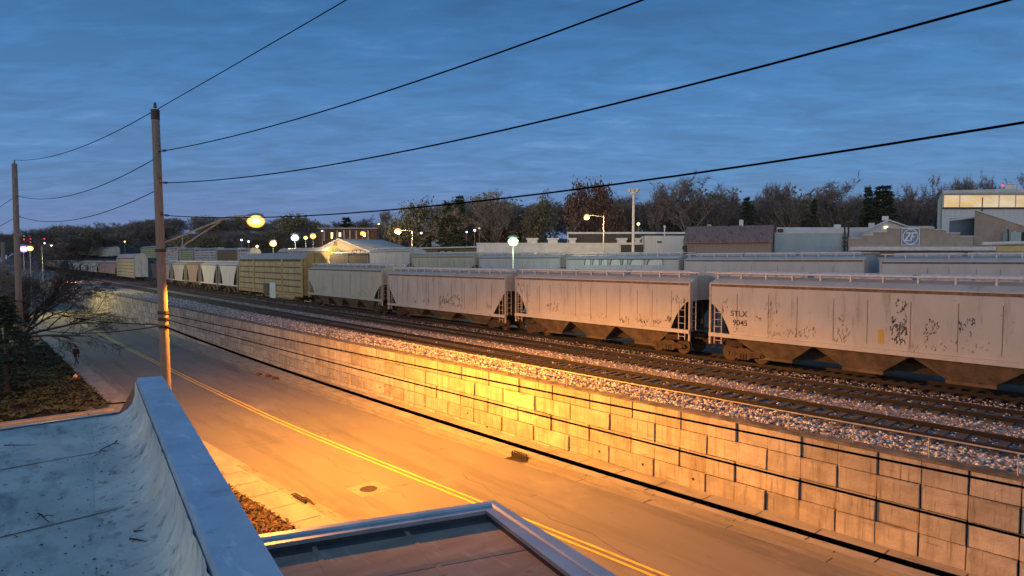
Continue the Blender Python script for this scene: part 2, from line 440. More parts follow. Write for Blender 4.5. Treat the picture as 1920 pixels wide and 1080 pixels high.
for (hx, hy, hz) in holes[:18]:
    h = MB(); c = T @ Vector((hx, hy - .012, hz)); d = T.to_3x3() @ Vector((0, -1, 0))
    h.tube([c - d * .05, c + d * .006], .045, 10); h.build('drain_hole', MATS['wall_dark'], WT)
# guard rail: posts with one pipe
pm('galv_rail', (.42, .41, .38), (.30, .27, .23), 8, rough=.55, metal=.25)
FT = thing('guard_rail', 'low single-pipe railing on thin posts along the top of the block wall', 'railing')
rl = MB(); rl.tube([T @ Vector((x, .18, .44 + .006 * math.sin(x * .9))) for x in frange(-LEN, 6, 2)], .028, 6)
rl.build('top_rail', MATS['galv_rail'], FT, smooth=True)
px_ = MB(); px_.tube([(0, 0, 0), (0, 0, .68)], .021, 6); px_.box(-.07, .07, -.05, .05, 0, .012)
post0 = None
for i in range(100):
    pt = T @ Vector((2.6 - i * 2.0, .18, -.23))
    if post0 is None: post0 = px_.build('post', MATS['galv_rail'], FT, loc=pt); continue
    c = post0.copy(); COL.objects.link(c); c.location = pt
# loose stones behind the wall, and lighter ones by the tracks
st = MB(); rs = random.Random(11)
for i in range(15000):
    X = 5 - (rs.random() ** 2.0) * 130
    D = Dw(X) + .45 + rs.random() * (22.1 - Dw(X) - .1)
    r_ = rs.uniform(.03, .085); z = -.29 + .045 * min(1.5, D - Dw(X)) + rs.uniform(-.02, .05)
    st.blob((X, D, z), r_, i, 0, rs.random(), 1, (1, 1, .75))
o = st.build('riprap', MATS['stone_m'], recalc=False); o['kind'] = 'stuff'
tag(o, 'loose broken stones lying between the wall railing and the nearest track', 'stones')
st = MB()
for i in range(15000):
    X = 3 - (rs.random() ** 1.9) * 110
    D = rs.choice((rs.uniform(25.1, 26.7), rs.uniform(29.2, 31.0), rs.uniform(22.0, 25.1), rs.uniform(26.6, 29.2)))
    r_ = rs.uniform(.022, .055)
    st.blob((X, D, -.20 + rs.uniform(-.02, .03)), r_, i, 0, rs.random(), 1, (1, 1, .7))
o = st.build('track_stones', MATS['stone_m'], recalc=False); o['kind'] = 'stuff'
tag(o, 'pale crushed stones scattered between the rails and sleepers', 'stones')

# ---- tracks
SLP = MB(); SLP.box(-.115, .115, -1.3, 1.3, -.17, 0)
sl_mesh = None
def track(D, label, zf=None, xa=8, xb=-240, nvis=100, group='railway tracks'):
    global sl_mesh
    tr = thing('railway_track', label, 'track', group=group)
    zf = zf or (lambda X: 0)
    for s in (-1, 1):
        rl = MB()
        for X0, X1 in zip(frange(xb - 600, xa, 20)[:-1], frange(xb - 600, xa, 20)[1:]):
            y = D + s * .753
            for (w_, za, zb, mi) in ((.036, -.045, 0, 1), (.009, -.12, -.045, 0), (.07, -.145, -.12, 0)):
                A, B = zf(X0), zf(X1)
                vs = [(X0, y - w_, A + za), (X0, y + w_, A + za), (X0, y + w_, A + zb), (X0, y - w_, A + zb),
                      (X1, y - w_, B + za), (X1, y + w_, B + za), (X1, y + w_, B + zb), (X1, y - w_, B + zb)]
                rl.mesh(vs, [(0, 1, 5, 4), (1, 2, 6, 5), (3, 0, 4, 7)], 0)
                rl.mesh(vs, [(2, 3, 7, 6)], mi)
        rl.build('rail', [MATS['rail_m'], MATS['railhead_m']], tr, recalc=False)
    X = xa - .4; n = 0; rest = MB(); rr = random.Random(int(D * 10))
    while X > xb:
        dx = rr.uniform(-.03, .03); dy = rr.uniform(-.07, .07)
        if n < nvis:
            if sl_mesh is None:
                ob = SLP.build('sleeper', MATS['sleeper_m'], tr); sl_mesh = ob.data
            else:
                ob = bpy.data.objects.new('sleeper', sl_mesh); COL.objects.link(ob); ob.parent = tr
            ob.location = (X + dx, D + dy, zf(X) - .145 + rr.uniform(-.01, .01)); ob.rotation_euler = (0, 0, rr.uniform(-.02, .02))
        else:
            rest.box(X + dx - .115, X + dx + .115, D + dy - 1.3, D + dy + 1.3, zf(X) - .3, zf(X) - .145, 0, rr.random())
        n += 1; X -= .53
    if rest.v:
        o = rest.build('sleeper', MATS['sleeper_m'], tr, recalc=False); o['kind'] = 'stuff'
    return tr
track(23.5, 'empty track nearest the guard rail, dark sleepers in pale ballast', xa=3.0)
track(27.9, 'empty middle track between the nearest track and the long line of freight cars', xa=2.0)
track(32.0, 'track under the front line of grey hopper cars', xa=3.0)
track(54.0, 'track under the far line of hopper cars, before the factory', Zrow, xa=10, nvis=0)

# ---- street fittings
pm('iron', (.05, .042, .035), (.08, .06, .045), 20, rough=.6, metal=.6)
pm('patch_concrete', (.23, .215, .195), (.18, .17, .155), 3, rough=.9, bump=.2, bscale=40)
mh = thing('manhole', 'round iron cover set in a square pale concrete patch in the near lane', 'manhole cover')
c = on_street(691, 917)
pmb = MB(); pmb.box(-.62, .62, -.62, .62, 0, .006); pmb.build('surround', MATS['patch_concrete'], mh)
lid = MB(); lid.tube([(0, 0, .004), (0, 0, .012)], .33, 24)
for a in range(-3, 4):
    hw = math.sqrt(.31 ** 2 - (a * .08) ** 2) * .9
    lid.box(-hw, hw, a * .08 - .018, a * .08 + .018, .012, .02)
lid.build('cover', MATS['iron'], mh)
mh.location = (c.x, c.y, c.z); mh.rotation_euler = (0, 0, .07)
def inlet(px, py, label, far=True):
    c = on_street(px, py); X = c.x
    e = (fe(X) + .45) if far else (ne(X) - .45); s = 1 if far else -1
    t_ = thing('storm_drain', label, 'drain', (X, e, Zr(X)), math.atan(.06), 'storm drains in the kerbs')
    m = MB(); m.box(-.5, .5, -.02 if s > 0 else -.06, .06 if s > 0 else .02, -.05, .19)
    m.box(-.5, .5, min(0, -s * .42), max(0, -s * .42), -.03, .002)
    m.build('frame', MATS['wall_dark'], t_)
    b = MB()
    for i in range(7):
        x = -.42 + i * .14
        b.bar((x, -s * .03, .0), (x, -s * .03, .26), .035, .03); b.bar((x, -s * .03, .26), (x, s * .16, .24), .035, .03)
    for i in range(9):
        x = -.44 + i * .11; b.bar((x, -s * .40, .006), (x, -s * .02, .006), .03, .012)
    b.build('grate', MATS['iron'], t_)
inlet(968, 862, 'cast iron kerb inlet with upright bars on the far side of the road')
inlet(577, 940, 'dark kerb inlet on the near side of the road by the driveway', False)
pm('clump_m', (.05, .028, .02), (.09, .05, .03), 10, rough=.95)
for i, (px, py) in enumerate(((487, 703), (503, 707), (517, 711))):
    c = on_street(px, py); m = MB()
    for k in range(14): m.blob((rnd.uniform(-.3, .3), rnd.uniform(-.12, .12), rnd.uniform(.02, .12)), rnd.uniform(.06, .12), i * 50 + k, 0, .5, 1)
    o = m.build('leaf_heap', MATS['clump_m'], loc=(c.x, c.y + .0, c.z))
    tag(o, ('small dark heap of leaves in the far gutter, leftmost of three', 'small dark heap of leaves in the far gutter, middle of three', 'small dark heap of leaves in the far gutter, rightmost of three')[i], 'leaf heap', 'leaf heaps in the far gutter')
# hydrant beside the near pavement
pm('hydrant_m', (.55, .16, .06), (.45, .11, .04), 8, rough=.5)
pm('hydrant_top', (.7, .5, .35), rough=.5)
c = on_street(142, 719)
hy = thing('fire_hydrant', 'small orange fire hydrant beside the dark shrubs and the near pavement', 'hydrant', c)
m = MB(); m.tube([(0, 0, 0), (0, 0, .06), (0, 0, .061), (0, 0, .5)], [.17, .17, .12, .12], 12); m.build('barrel', MATS['hydrant_m'], hy, smooth=False)
m = MB(); m.tube([(0, 0, .5), (0, 0, .54), (0, 0, .6), (0, 0, .66), (0, 0, .70)], [.15, .15, .12, .06, .03], 12); m.build('bonnet', MATS['hydrant_top'], hy)
for a in (0, math.pi / 2, math.pi):
    m = MB(); m.tube([(0, 0, .4), (math.cos(a) * .19, -math.sin(a) * .19, .4)], .055, 8); m.build('outlet', MATS['hydrant_top'], hy)

# ---- poles and wires
pm('pole_wood', (.27, .22, .175), (.18, .145, .115), 6, (6, 6, .5), layers=[((.22, .18, .14), 12, (5, 5, .3), .6, .75)], rough=.9, bump=.5, bscale=30, bstretch=(3, 3, .2))
pm('porcelain', (.10, .08, .075), rough=.3)
pm('metal_grey', (.36, .36, .35), (.26, .25, .24), 10, rough=.45, metal=.6)
pm('wire_m', (.003, .003, .004), rough=1, spec=0)
ZP = 24.0
base = at_z(319, 487 + (5.53 + 3.4) * F / ZP, ZP); topP = at_z(291, 207, ZP)
base.z = Zr(base.x) - .1
def polept(t): return base.lerp(topP, t)
def poleat(py): # point on the pole axis at image row py
    lo, hi = 0., 1.
    for _ in range(40):
        mid = (lo + hi) / 2; q = polept(mid) - CAM; y = 540 - F * q.dot(UPV) / q.dot(FW)
        if y > py: lo = mid
        else: hi = mid
    return polept(lo)
up1 = thing('utility_pole', 'tall weathered wooden power pole carrying the street lamp at the roadside', 'pole', base)
rel = lambda p: tuple(Vector(p) - base)
m = MB(); m.tube([rel(polept(t)) for t in (0, .25, .5, .75, 1)], [.19, .18, .168, .155, .14], 14); m.build('shaft', MATS['pole_wood'], up1, smooth=True)
m = MB(); q = Vector(rel(topP)); m.tube([q, q + Vector((0, 0, .10)), q + Vector((0, 0, .11)), q + Vector((0, 0, .2)), q + Vector((0, 0, .21)), q + Vector((0, 0, .30))], [.02, .02, .07, .05, .06, .04], 10)
m.build('insulator', MATS['porcelain'], up1)
m = MB(); m.tube([q - Vector((0, 0, .35)), q + Vector((0, 0, .02))], .155, 14); m.build('pole_band', MATS['iron'], up1)
WD = Vector((28.2, 4.2, 0)).normalized()         # direction of the pole line
WR = Vector((1, 0, 0))
RP = Vector((8.2, 10.4, 0))                       # foot of the next pole, outside the picture
rows = [(275, 283), (335, 343), (400, 404)]
for py, _ in rows:
    p = Vector(rel(poleat(py)))
    for s in (-1, 1):
        m = MB(); e = p + WD * s * .17; m.tube([p + WD * s * .1, e, e + WD * s * .05, e + WD * s * .06, e + WD * s * .11], [.02, .02, .045, .02, .04], 8); m.build('insulator', MATS['porcelain'], up1)
for py in (470, 586, 598, 612):
    p = Vector(rel(poleat(py))); m = MB(); m.tube([p - Vector((0, 0, .06)), p + Vector((0, 0, .06))], .2, 14); m.build('pole_band', MATS['iron'], up1)
def wire(name, pts, r_, label, cat='wire', group='overhead wires'):
    m = MB(); m.tube(pts, r_, 6); o = m.build(name, MATS['wire_m'], smooth=True); tag(o, label, cat, group); return o
def param(px):  # s along pole0 -> next pole where the image column is px
    P0 = Vector((base.x, base.y, 0)); d = Vector((RP.x, RP.y, 0)) - P0
    k = (px - 960) / F
    a = P0.dot(RT) - k * P0.dot(FH); b = d.dot(RT) - k * d.dot(FH)
    return -a / b
def span_wire(name, py0, obs, label, r_, strain=0., n=28, sag0=None):
    """wire from the pole (image row py0) through two observed points to the next pole; parabola in height"""
    P0 = poleat(py0); d = Vector((RP.x - P0.x, RP.y - P0.y, 0)); pts3 = [(0., P0.z)]
    for (px, py) in obs:
        s = param(px); q = Vector((P0.x, P0.y, 0)) + d * s; zz = at_z(px, py, q.dot(FH)).z; pts3.append((s, zz))
    if len(pts3) == 2:
        s1, z1 = pts3[1]; sg = sag0 if sag0 is not None else .25
        f = lambda s: P0.z + (z1 - P0.z) / s1 * s - 4 * sg * s * (s1 - s)
    else:
        (a, za), (b, zb), (c_, zc_) = pts3
        f = lambda s: za * (s - b) * (s - c_) / ((a - b) * (a - c_)) + zb * (s - a) * (s - c_) / ((b - a) * (b - c_)) + zc_ * (s - a) * (s - b) / ((c_ - a) * (c_ - b))
    pts = [Vector((P0.x, P0.y, 0)) + d * (i / n) + ZV * f(i / n) for i in range(n + 1)]
    pts[0] = P0 + WD * .15
    o = wire(name, pts, r_, label)
    if strain:
        m = MB(); a = Vector(pts[0]); e = a + (Vector(pts[1]) - a).normalized() * strain
        m.tube([a.lerp(e, .55), a.lerp(e, .6), a.lerp(e, .72), a.lerp(e, .85), a.lerp(e, .95), e], [.02, .05, .03, .05, .03, .02], 8)
        m.build('strain_insulator', MATS['porcelain'], o)
    return o
W1 = span_wire('power_line', 196, [(585, 47)], 'topmost wire, running from the tip of the near pole up out of the picture', .014, sag0=.08)
W2 = span_wire('power_line', 285, [(700, 183), (1085, 47)], 'second wire from the top on the right side of the near pole', .016, .8)
W3 = span_wire('power_line', 343, [(960, 242), (1880, 0)], 'third wire from the top, crossing the sky to the upper right corner', .017, .8)
W4 = span_wire('power_line', 403, [(800, 388), (1920, 229)], 'fourth wire, passing just above the lamps and treetops to the right edge', .017, .8)
wire('a', [], .01, '') if False else None
CA = span_wire('telephone_cable', 588, [(850, 699), (1903, 907)], 'upper thin cable crossing in front of the block wall', .016)
CB = span_wire('telephone_cable', 598, [(850, 737), (1903, 998)], 'lower thin cable crossing in front of the block wall', .016)
CC = span_wire('telephone_cable', 612, [(850, 797), (1640, 1033)], 'thick black cable crossing over the far pavement below the block wall', .036)
# far pole
ZF = 43.0
b2 = at_z(41, 487 + 9.2 * F / ZF, ZF); t2 = at_z(27, 307, ZF); b2.z = Zr(b2.x) - .1
up2 = thing('utility_pole', 'far wooden power pole at the left edge, behind the dark tree', 'pole', b2)
m = MB(); m.tube([tuple(b2.lerp(t2, t) - b2) for t in (0, .5, 1)], [.21, .19, .155], 12); m.build('shaft', MATS['pole_wood'], up2, smooth=True)
m = MB(); m.tube([t2 - b2, t2 - b2 + Vector((0, 0, .25))], [.06, .03], 8); m.build('insulator', MATS['porcelain'], up2)
def back_wire(py0, q, label, sag, r_=.016, ins=True, mb_off=.5):
    P0 = poleat(py0) - WD * .15; q = Vector(q)
    pts = [P0.lerp(q, i / 20) - ZV * 4 * sag * (i / 20) * (1 - i / 20) for i in range(21)]
    o = wire('power_line', pts, r_, label)
    if ins:
        m = MB(); a = pts[-1]; e = a + (pts[-2] - a).normalized() * .9
        m.tube([a, a.lerp(e, .3), a.lerp(e, .4), a.lerp(e, .6), a.lerp(e, .8), e], [.02, .05, .03, .05, .05, .02], 8); m.build('strain_insulator', MATS['porcelain'], o)
def far_at(py):
    f = (py - 307) / (467 - 307); return at_z(27 + f * 10, py, ZF)
back_wire(196, t2 + Vector((0, 0, .25)), 'topmost wire between the near pole and the far pole', .55, ins=False)
back_wire(296, far_at(367), 'middle wire between the near pole and the far pole', .75)
back_wire(356, far_at(405), 'lowest wire between the near pole and the far pole', .75)
for i, py in enumerate((367, 405)):
    q = far_at(py); e = q - WD * 30 + ZV * (-.6)
    wire('power_line', [q.lerp(e, k / 12) - ZV * 2.4 * (k / 12) * (1 - k / 12) for k in range(13)], .016, ('upper wire leaving the far pole past the left edge', 'lower wire leaving the far pole past the left edge')[i])
for i, (py, dz) in enumerate(((610, -1.3), (608, .4))):
    P0 = poleat(py); q = Vector((b2.x, b2.y, 2.3 + dz))
    wire('telephone_cable', [P0.lerp(q, k / 16) - ZV * 4 * .45 * (k / 16) * (1 - k / 16) for k in range(17)], .02, ('lower cable from the near pole into the bare tree', 'upper cable from the near pole into the bare tree')[i])
# small grey pole at the left edge
q = at_z(12, 620, 70); q.z = Zr(q.x); t_ = at_z(5, 454, 70)
o = MB(); o.tube([(0, 0, 0), t_ - q], [.22, .18], 10); ob = o.build('post', MATS['pole_wood'], loc=q, smooth=True)
tag(ob, 'short wooden post at the very left edge, beside the far power pole', 'post')

# ---- street lamp on the near pole
def lamp_mat(name, colr, st_):
    m = pm(name, (.3, .3, .3), emit=colr, estr=st_, rough=.3); nt = NT(m.node_tree); b = [n for n in nt.n if n.type == 'BSDF_PRINCIPLED'][0]
    lw = nt.new('ShaderNodeLayerWeight'); lw.inputs[0].default_value = .5
    f = ramp01(nt, lw.outputs['Facing'], .95, .02); pw = nt.new('ShaderNodeMath', operation='POWER'); nt.link(f, pw.inputs[0]); pw.inputs[1].default_value = 4.2
    mr = nt.new('ShaderNodeMapRange'); mr.inputs['To Min'].default_value = 1.0; mr.inputs['To Max'].default_value = st_; nt.link(pw.outputs[0], mr.inputs['Value']); nt.link(mr.outputs[0], b.inputs['Emission Strength'])
    return m
lamp_mat('lens_sodium', (1, .42, .03), 34)
LP = at_z(476, 412, 26.0)
sl = thing('street_lamp', 'glowing orange street lamp on a long braced arm from the near pole', 'street lamp', poleat(455))
off = Vector(sl.location)
A0 = poleat(455) + RT * .16; A1 = at_z(424, 408, 25.4); A2 = at_z(455, 405, 25.8)
B0 = poleat(482) + RT * .16; B1 = at_z(413, 415, 25.3)
L = lambda p: tuple(Vector(p) - off)
m = MB(); m.tube([L(A0), L(A0.lerp(A1, .5)), L(A1), L(A2), L(LP + ZV * .12)], [.042, .042, .04, .035, .032], 10); m.build('arm', MATS['metal_grey'], sl, smooth=True)
m = MB(); m.tube([L(B0), L(B0.lerp(B1, .5)), L(B1)], .03, 8); pA = A0.lerp(A1, .28); pB = B0.lerp(B1, .30); m.bar(L(pA), L(pB), .04, .04); m.build('brace', MATS['metal_grey'], sl)
axis = (A2 - A1); axis.z = 0; axis.normalize()
hd = MB(); hc = LP + axis * .05
prof = [(-.38, .05, .05), (-.3, .09, .07), (-.1, .16, .10), (.15, .19, .11), (.35, .15, .08), (.42, .05, .03)]
hd.tube([L(LP + axis * a + ZV * .10) for a, _, _ in prof], [b for _, b, _ in prof], 12)
hd.build('lamp_head', MATS['metal_grey'], sl, smooth=True)
ln = MB(); g_ = ICO[3]; ln.mesh([Vector(L(LP + axis * .08 - ZV * .06)) + Vector((v.x * .36, v.y * .36, v.z * .28)) for v in g_[0]], g_[1]); ln.build('lens', MATS['lens_sodium'], sl, smooth=True)
def add_light(name, loc, energy, colr, size=.25, spot=None):
    l = bpy.data.lights.new(name, 'SPOT' if spot else 'POINT'); l.energy = energy; l.color = colr; l.shadow_soft_size = size
    if spot: l.spot_size = R(spot); l.spot_blend = .25
    o = bpy.data.objects.new(name, l); COL.objects.link(o); o.location = loc; return o
lo = add_light('street_lamp_light', LP - ZV * .52, 80000, (1, .335, .018), .12, 168); lo.data.spot_blend = .12
lo.data.use_nodes = True; lt = NT(lo.data.node_tree); em_ = [n for n in lt.n if n.type == 'EMISSION'][0]      # luminaire photometry: less straight down and level, more along the road
inc = lt.new('ShaderNodeNewGeometry').outputs['Incoming']; sx = lt.new('ShaderNodeSeparateXYZ'); lt.link(inc, sx.inputs[0])
dn_ = lt.new('ShaderNodeMath', operation='MULTIPLY'); lt.link(sx.outputs[2], dn_.inputs[0]); dn_.inputs[1].default_value = -1
rc_ = lt.new('ShaderNodeValToRGB'); lt.link(dn_.outputs[0], rc_.inputs[0]); ee = rc_.color_ramp.elements
ee[0].position = 0; ee[0].color = (.10, .10, .10, 1); ee[1].position = 1; ee[1].color = (.40, .40, .40, 1)
for p_, v_ in ((.14, .16), (.27, .60), (.40, 1.0), (.55, .95), (.75, .75)):
    q_ = ee.new(p_); q_.color = (v_, v_, v_, 1)
mx = lt.new('ShaderNodeMapRange'); mx.interpolation_type = 'SMOOTHSTEP'; lt.link(sx.outputs[0], mx.inputs['Value'])
for k_, v_ in (('From Min', -.9), ('From Max', .5), ('To Min', .55), ('To Max', 1.0)): mx.inputs[k_].default_value = v_
my = lt.new('ShaderNodeMapRange'); my.interpolation_type = 'SMOOTHSTEP'; lt.link(sx.outputs[1], my.inputs['Value'])
for k_, v_ in (('From Min', -.55), ('From Max', .25), ('To Min', .35), ('To Max', 1.0)): my.inputs[k_].default_value = v_
ml = lt.new('ShaderNodeMath', operation='MULTIPLY'); lt.link(rc_.outputs[0], ml.inputs[0]); lt.link(mx.outputs[0], ml.inputs[1]); m2_ = lt.new('ShaderNodeMath', operation='MULTIPLY'); lt.link(ml.outputs[0], m2_.inputs[0]); lt.link(my.outputs[0], m2_.inputs[1]); lt.link(m2_.outputs[0], em_.inputs['Strength'])
lo.rotation_euler = Vector((.04, .5, -1)).to_track_quat('-Z', 'Y').to_euler()
#PART3
# ================================================================== PART 3: freight cars
def carmat(name, c1, c2, dirt, dlo=.5, dhi=.75, low=None):
    m = pm(name, c1, c2, .8, (1, 1, .5), .35, .7, layers=[(dirt, 2.2, (1.5, 1, .18), dlo + .06, dhi + .10), (dirt, 7, (1.3, 1, .12), .64, .9), (dirt, 3, (1, 1, 1.6), .64, .8)], rough=.7, bump=.12, bscale=8, bstretch=(1, 1, .3))
    return m
carmat('car_tan', (.46, .45, .42), (.39, .375, .345), (.16, .13, .105))
carmat('car_grey', (.44, .43, .40), (.36, .345, .32), (.15, .125, .10), .48, .72)
carmat('car_pale', (.60, .60, .57), (.50, .49, .46), (.2, .18, .15), .52, .78)
carmat('car_green', (.40, .42, .36), (.33, .345, .295), (.14, .13, .10), .5, .75)
carmat('car_rust', (.36, .26, .23), (.28, .20, .17), (.14, .08, .06), .45, .7)
carmat('car_brown', (.20, .17, .12), (.16, .13, .10), (.08, .06, .05))
carmat('car_blue', (.22, .32, .42), (.18, .27, .36), (.12, .12, .12))
carmat('car_dark', (.03, .032, .036), (.05, .045, .04), (.02, .02, .02))
carmat('car_slate', (.44, .47, .49), (.36, .39, .41), (.18, .18, .17), .55, .8)
pm('under_m', (.026, .021, .017), (.05, .04, .032), 5, rough=.9, bump=.3, bscale=12)
pm('bay_m', (.13, .10, .07), (.075, .058, .042), 1.6, layers=[((.03, .025, .02), 4, (1, 1, 1), .58, .72)], rough=.85)
pm('wheel_m', (.05, .036, .028), (.08, .055, .04), 8, rough=.7, metal=.3)
pm('tread_m', (.22, .19, .17), rough=.35, metal=.8)
pm('roofwalk_m', (.60, .61, .61), (.45, .45, .45), 6, rough=.7)
pm('seam_shade_m', (.12, .08, .055), (.20, .14, .10), 6, (1, 1, .3), rough=.9)
pm('letter_m', (.035, .03, .028), (.07, .06, .05), 12, rough=.8)
pm('tag_black', (.035, .032, .03), (.17, .145, .12), 3, rough=.8)
pm('tag_faint', (.24, .205, .165), (.30, .265, .225), 6, rough=.85)
pm('tag_blue', (.05, .10, .14), (.08, .14, .18), 5, rough=.8)
pm('tag_white', (.6, .66, .66), (.5, .56, .58), 5, rough=.8)
pm('stencil_yellow', (.45, .32, .08), rough=.8)
pm('ladder_m', (.46, .44, .40), (.34, .31, .27), 8, rough=.7)
YS = 1.55
def truck(parent, x, det=True):
    t = MB()
    for s in (-1, 1):
        y = s * 1.02
        side = [(-1.15, .42), (-1.05, .58), (-.45, .66), (-.28, .78), (.28, .78), (.45, .66), (1.05, .58), (1.15, .42), (.95, .36), (.45, .30), (.30, .18), (-.30, .18), (-.45, .30), (-.95, .36)]
        t.prism(side, y - .07, y + .07, 'y', 0)
        if det:
            for k in (-.9, .9): t.tube([(k, y - s * .02, .46), (k, y + s * .13, .46)], .115, 10)
            for k in (-.16, 0, .16): t.tube([(k, y + s * .09, .2), (k, y + s * .09, .48)], .05, 6)
            for q in (-1, 1): t.prism([(q * .42, .34), (q * .66, .38), (q * .5, .56), (q * .36, .5)], y - .085, y + .085, 'y', 1)
    t.box(-.2, .2, -1.0, 1.0, .5, .74)
    tr = t.build('truck', [MATS['wheel_m'], MATS['under_m']], parent, loc=(x, 0, 0))
    for k in (-.88, .88):
        wm = MB()
        for s in (-1, 1):
            wm.tube([(k, s * .72, .46), (k, s * .74, .46), (k, s * .75, .46), (k, s * .86, .46)], [.49, .49, .455, .45], 20)
            wm.tube([(k, s * .861, .46), (k, s * .90, .46)], [.15, .13], 10)
        wm.tube([(k, -.72, .46), (k, .72, .46)], .09, 8)
        wm.build('wheel', [MATS['wheel_m']], tr)
    return tr
def ladder(parent, x, y, z0, z1, w_=.42, axis='x'):
    m = MB()
    d = Vector((w_ / 2, 0, 0)) if axis == 'x' else Vector((0, w_ / 2, 0)); c = Vector((x, y, 0))
    for s in (-1, 1): m.bar(c + d * s + ZV * z0, c + d * s + ZV * z1, .045, .035)
    z = z0 + .18
    while z < z1 - .05:
        m.bar(c - d + ZV * z, c + d + ZV * z, .03, .03); z += .38
    m.build('ladder', MATS['ladder_m'], parent)
def coupler(parent, x, s):
    m = MB(); m.box(min(x, x + s * .5), max(x, x + s * .5), -.12, .12, .72, .98); m.box(x + s * .5 - .14, x + s * .5 + .14, -.19, .17, .68, 1.04)
    m.tube([(x, .25, .75), (x + s * .25, .28, .5), (x + s * .5, .3, .42)], .03, 6)
    m.build('coupler', MATS['under_m'], parent)
def hopper(name_label, xl, xr, Dmid, mat, bays=3, cut=2.1, cutz=3.0, eave=4.22, sill=1.5, det=2, zoff=0., curve=True, group=None, seamn=9, posts=True, boardz=4.78, name='hopper_car', rise=None):
    """covered hopper; xl/xr body ends in world X. det: 2 near, 1 middle, 0 far"""
    L_ = xr - xl; H = L_ / 2
    t = thing(name, name_label, 'freight car', ((xl + xr) / 2, Dmid, zoff), 0, group)
    if rise: t.rotation_euler = (0, -math.atan2(rise, 1) * 1.0, 0)
    k = 8 if det else 4
    # outline of the side with the rounded cut at each end
    arc = []
    for i in range(k + 1):
        a = i / k
        if curve: xx = cut * (a ** 1.15 * (1 - a) * .25 + a) ; zz = cutz - (cutz - sill - .10) * (a ** 1.5)
        else: xx = cut * a; zz = cutz - (cutz - sill - .1) * a
        arc.append((xx, zz))
    arc.append((cut + .02, sill + .02))
    left = [(-H + a, z) for a, z in arc]; right = [(H - a, z) for a, z in reversed(arc)]
    outline = [(-H, eave)] + left + right + [(H, eave)]
    b = MB()
    n = len(outline)
    # side sheets, gently bowed: split at mid height
    for s in (-1, 1):
        b.poly([(x, s * YS, z) for x, z in (outline if s < 0 else reversed(outline))])
    for i in range(1, n - 2):        # slope sheets and floor (dark)
        (x0, z0), (x1, z1) = outline[i], outline[i + 1]
        b.quad((x0, -YS, z0), (x1, -YS, z1), (x1, YS, z1), (x0, YS, z0), 1)
    r0, r1 = 4.47 + eave - 4.22, 4.62 + eave - 4.22
    rp = [(-YS, eave), (-YS + .02, eave + .03), (-1.0, r0), (-.45, r1), (.45, r1), (1.0, r0), (YS - .02, eave + .03), (YS, eave)]
    for (y0, z0), (y1, z1) in zip(rp[:-1], rp[1:]): b.quad((-H, y0, z0), (H, y0, z0), (H, y1, z1), (-H, y1, z1), 0)
    for s in (-1, 1): b.poly([(s * H, y, z) for y, z in ([(-YS, cutz)] + rp + [(YS, cutz)])], 0)
    # eave angle with its shadow painted as a dark strip, weld seams, posts at the corner
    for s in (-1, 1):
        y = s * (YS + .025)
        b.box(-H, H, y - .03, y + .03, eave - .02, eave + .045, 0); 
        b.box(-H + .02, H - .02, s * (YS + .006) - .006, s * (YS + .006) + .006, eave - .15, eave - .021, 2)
        if det:
            for i in range(1, seamn):
                x = -H + L_ * i / seamn + ((i * 37) % 5 - 2) * .05
                zb = sill + .2
                if abs(x) > H - cut: continue
                b.box(x - .012, x + .012, s * (YS + .004) - .004, s * (YS + .004) + .004, zb, eave - .5, 2)
    b.build('body', [mat, MATS['under_m'], MATS['seam_shade_m']], t, recalc=False)
    for s in (-1, 1):
        m = MB(); m.box(-H, H, s * (YS + .04) - .07, s * (YS + .04) + .07, sill - .17, sill + .04); m.build('side_sill', mat, t)
    # hopper bays
    for i in range(bays):
        w0 = (L_ - 2 * cut - .4) / bays; cx_ = -H + cut + .2 + w0 * (i + .5)
        m = MB(); tw = w0 * .52; bw = w0 * .20
        q0 = [(cx_ - tw, -YS + .12, sill - .12), (cx_ + tw, -YS + .12, sill - .12), (cx_ + tw, YS - .12, sill - .12), (cx_ - tw, YS - .12, sill - .12)]
        q1 = [(cx_ - bw, -.95, .42), (cx_ + bw, -.95, .42), (cx_ + bw, .95, .42), (cx_ - bw, .95, .42)]
        m.mesh(q0 + q1, [(0, 1, 5, 4), (1, 2, 6, 5), (2, 3, 7, 6), (3, 0, 4, 7), (7, 6, 5, 4)])
        m.box(cx_ - bw - .05, cx_ + bw + .05, -1.0, 1.0, .28, .419)
        m.build('hopper_bay', MATS['bay_m'] if det else MATS['under_m'], t)
    m = MB(); m.box(-H - .1, H + .1, -.18, .18, .9, 1.25); m.box(-H + cut + .3, H - cut - .3, -.26, .26, .44, .899); m.quad((-H + 1.0, .3, .5), (H - 1.0, .3, .5), (H - 1.0, .3, sill), (-H + 1.0, .3, sill))  # lower box and upright sheet added as the dark shade between the bays
    for s in (-1, 1):
        m.box(s * (H - 1.3) - .5, s * (H - 1.3) + .5, -1.3, 1.3, .85, 1.15)
        m.quad((s * H, -YS + .1, sill - .1), (s * (H - cut), -YS + .1, sill - .1), (s * (H - cut), YS - .1, sill - .1), (s * H, YS - .1, sill - .1))
        m.tube([(s * (H - .7), .5, 1.75), (s * (H - .7), -.5, 1.75)], .22, 10)
        m.bar((s * (H - .35), .3, sill), (s * (H - .35), .3, cutz), .12, .12); m.bar((s * (H - .35), -.4, sill), (s * (H - .35), -.4, cutz), .12, .12)
    m.build('underframe', MATS['under_m'], t)
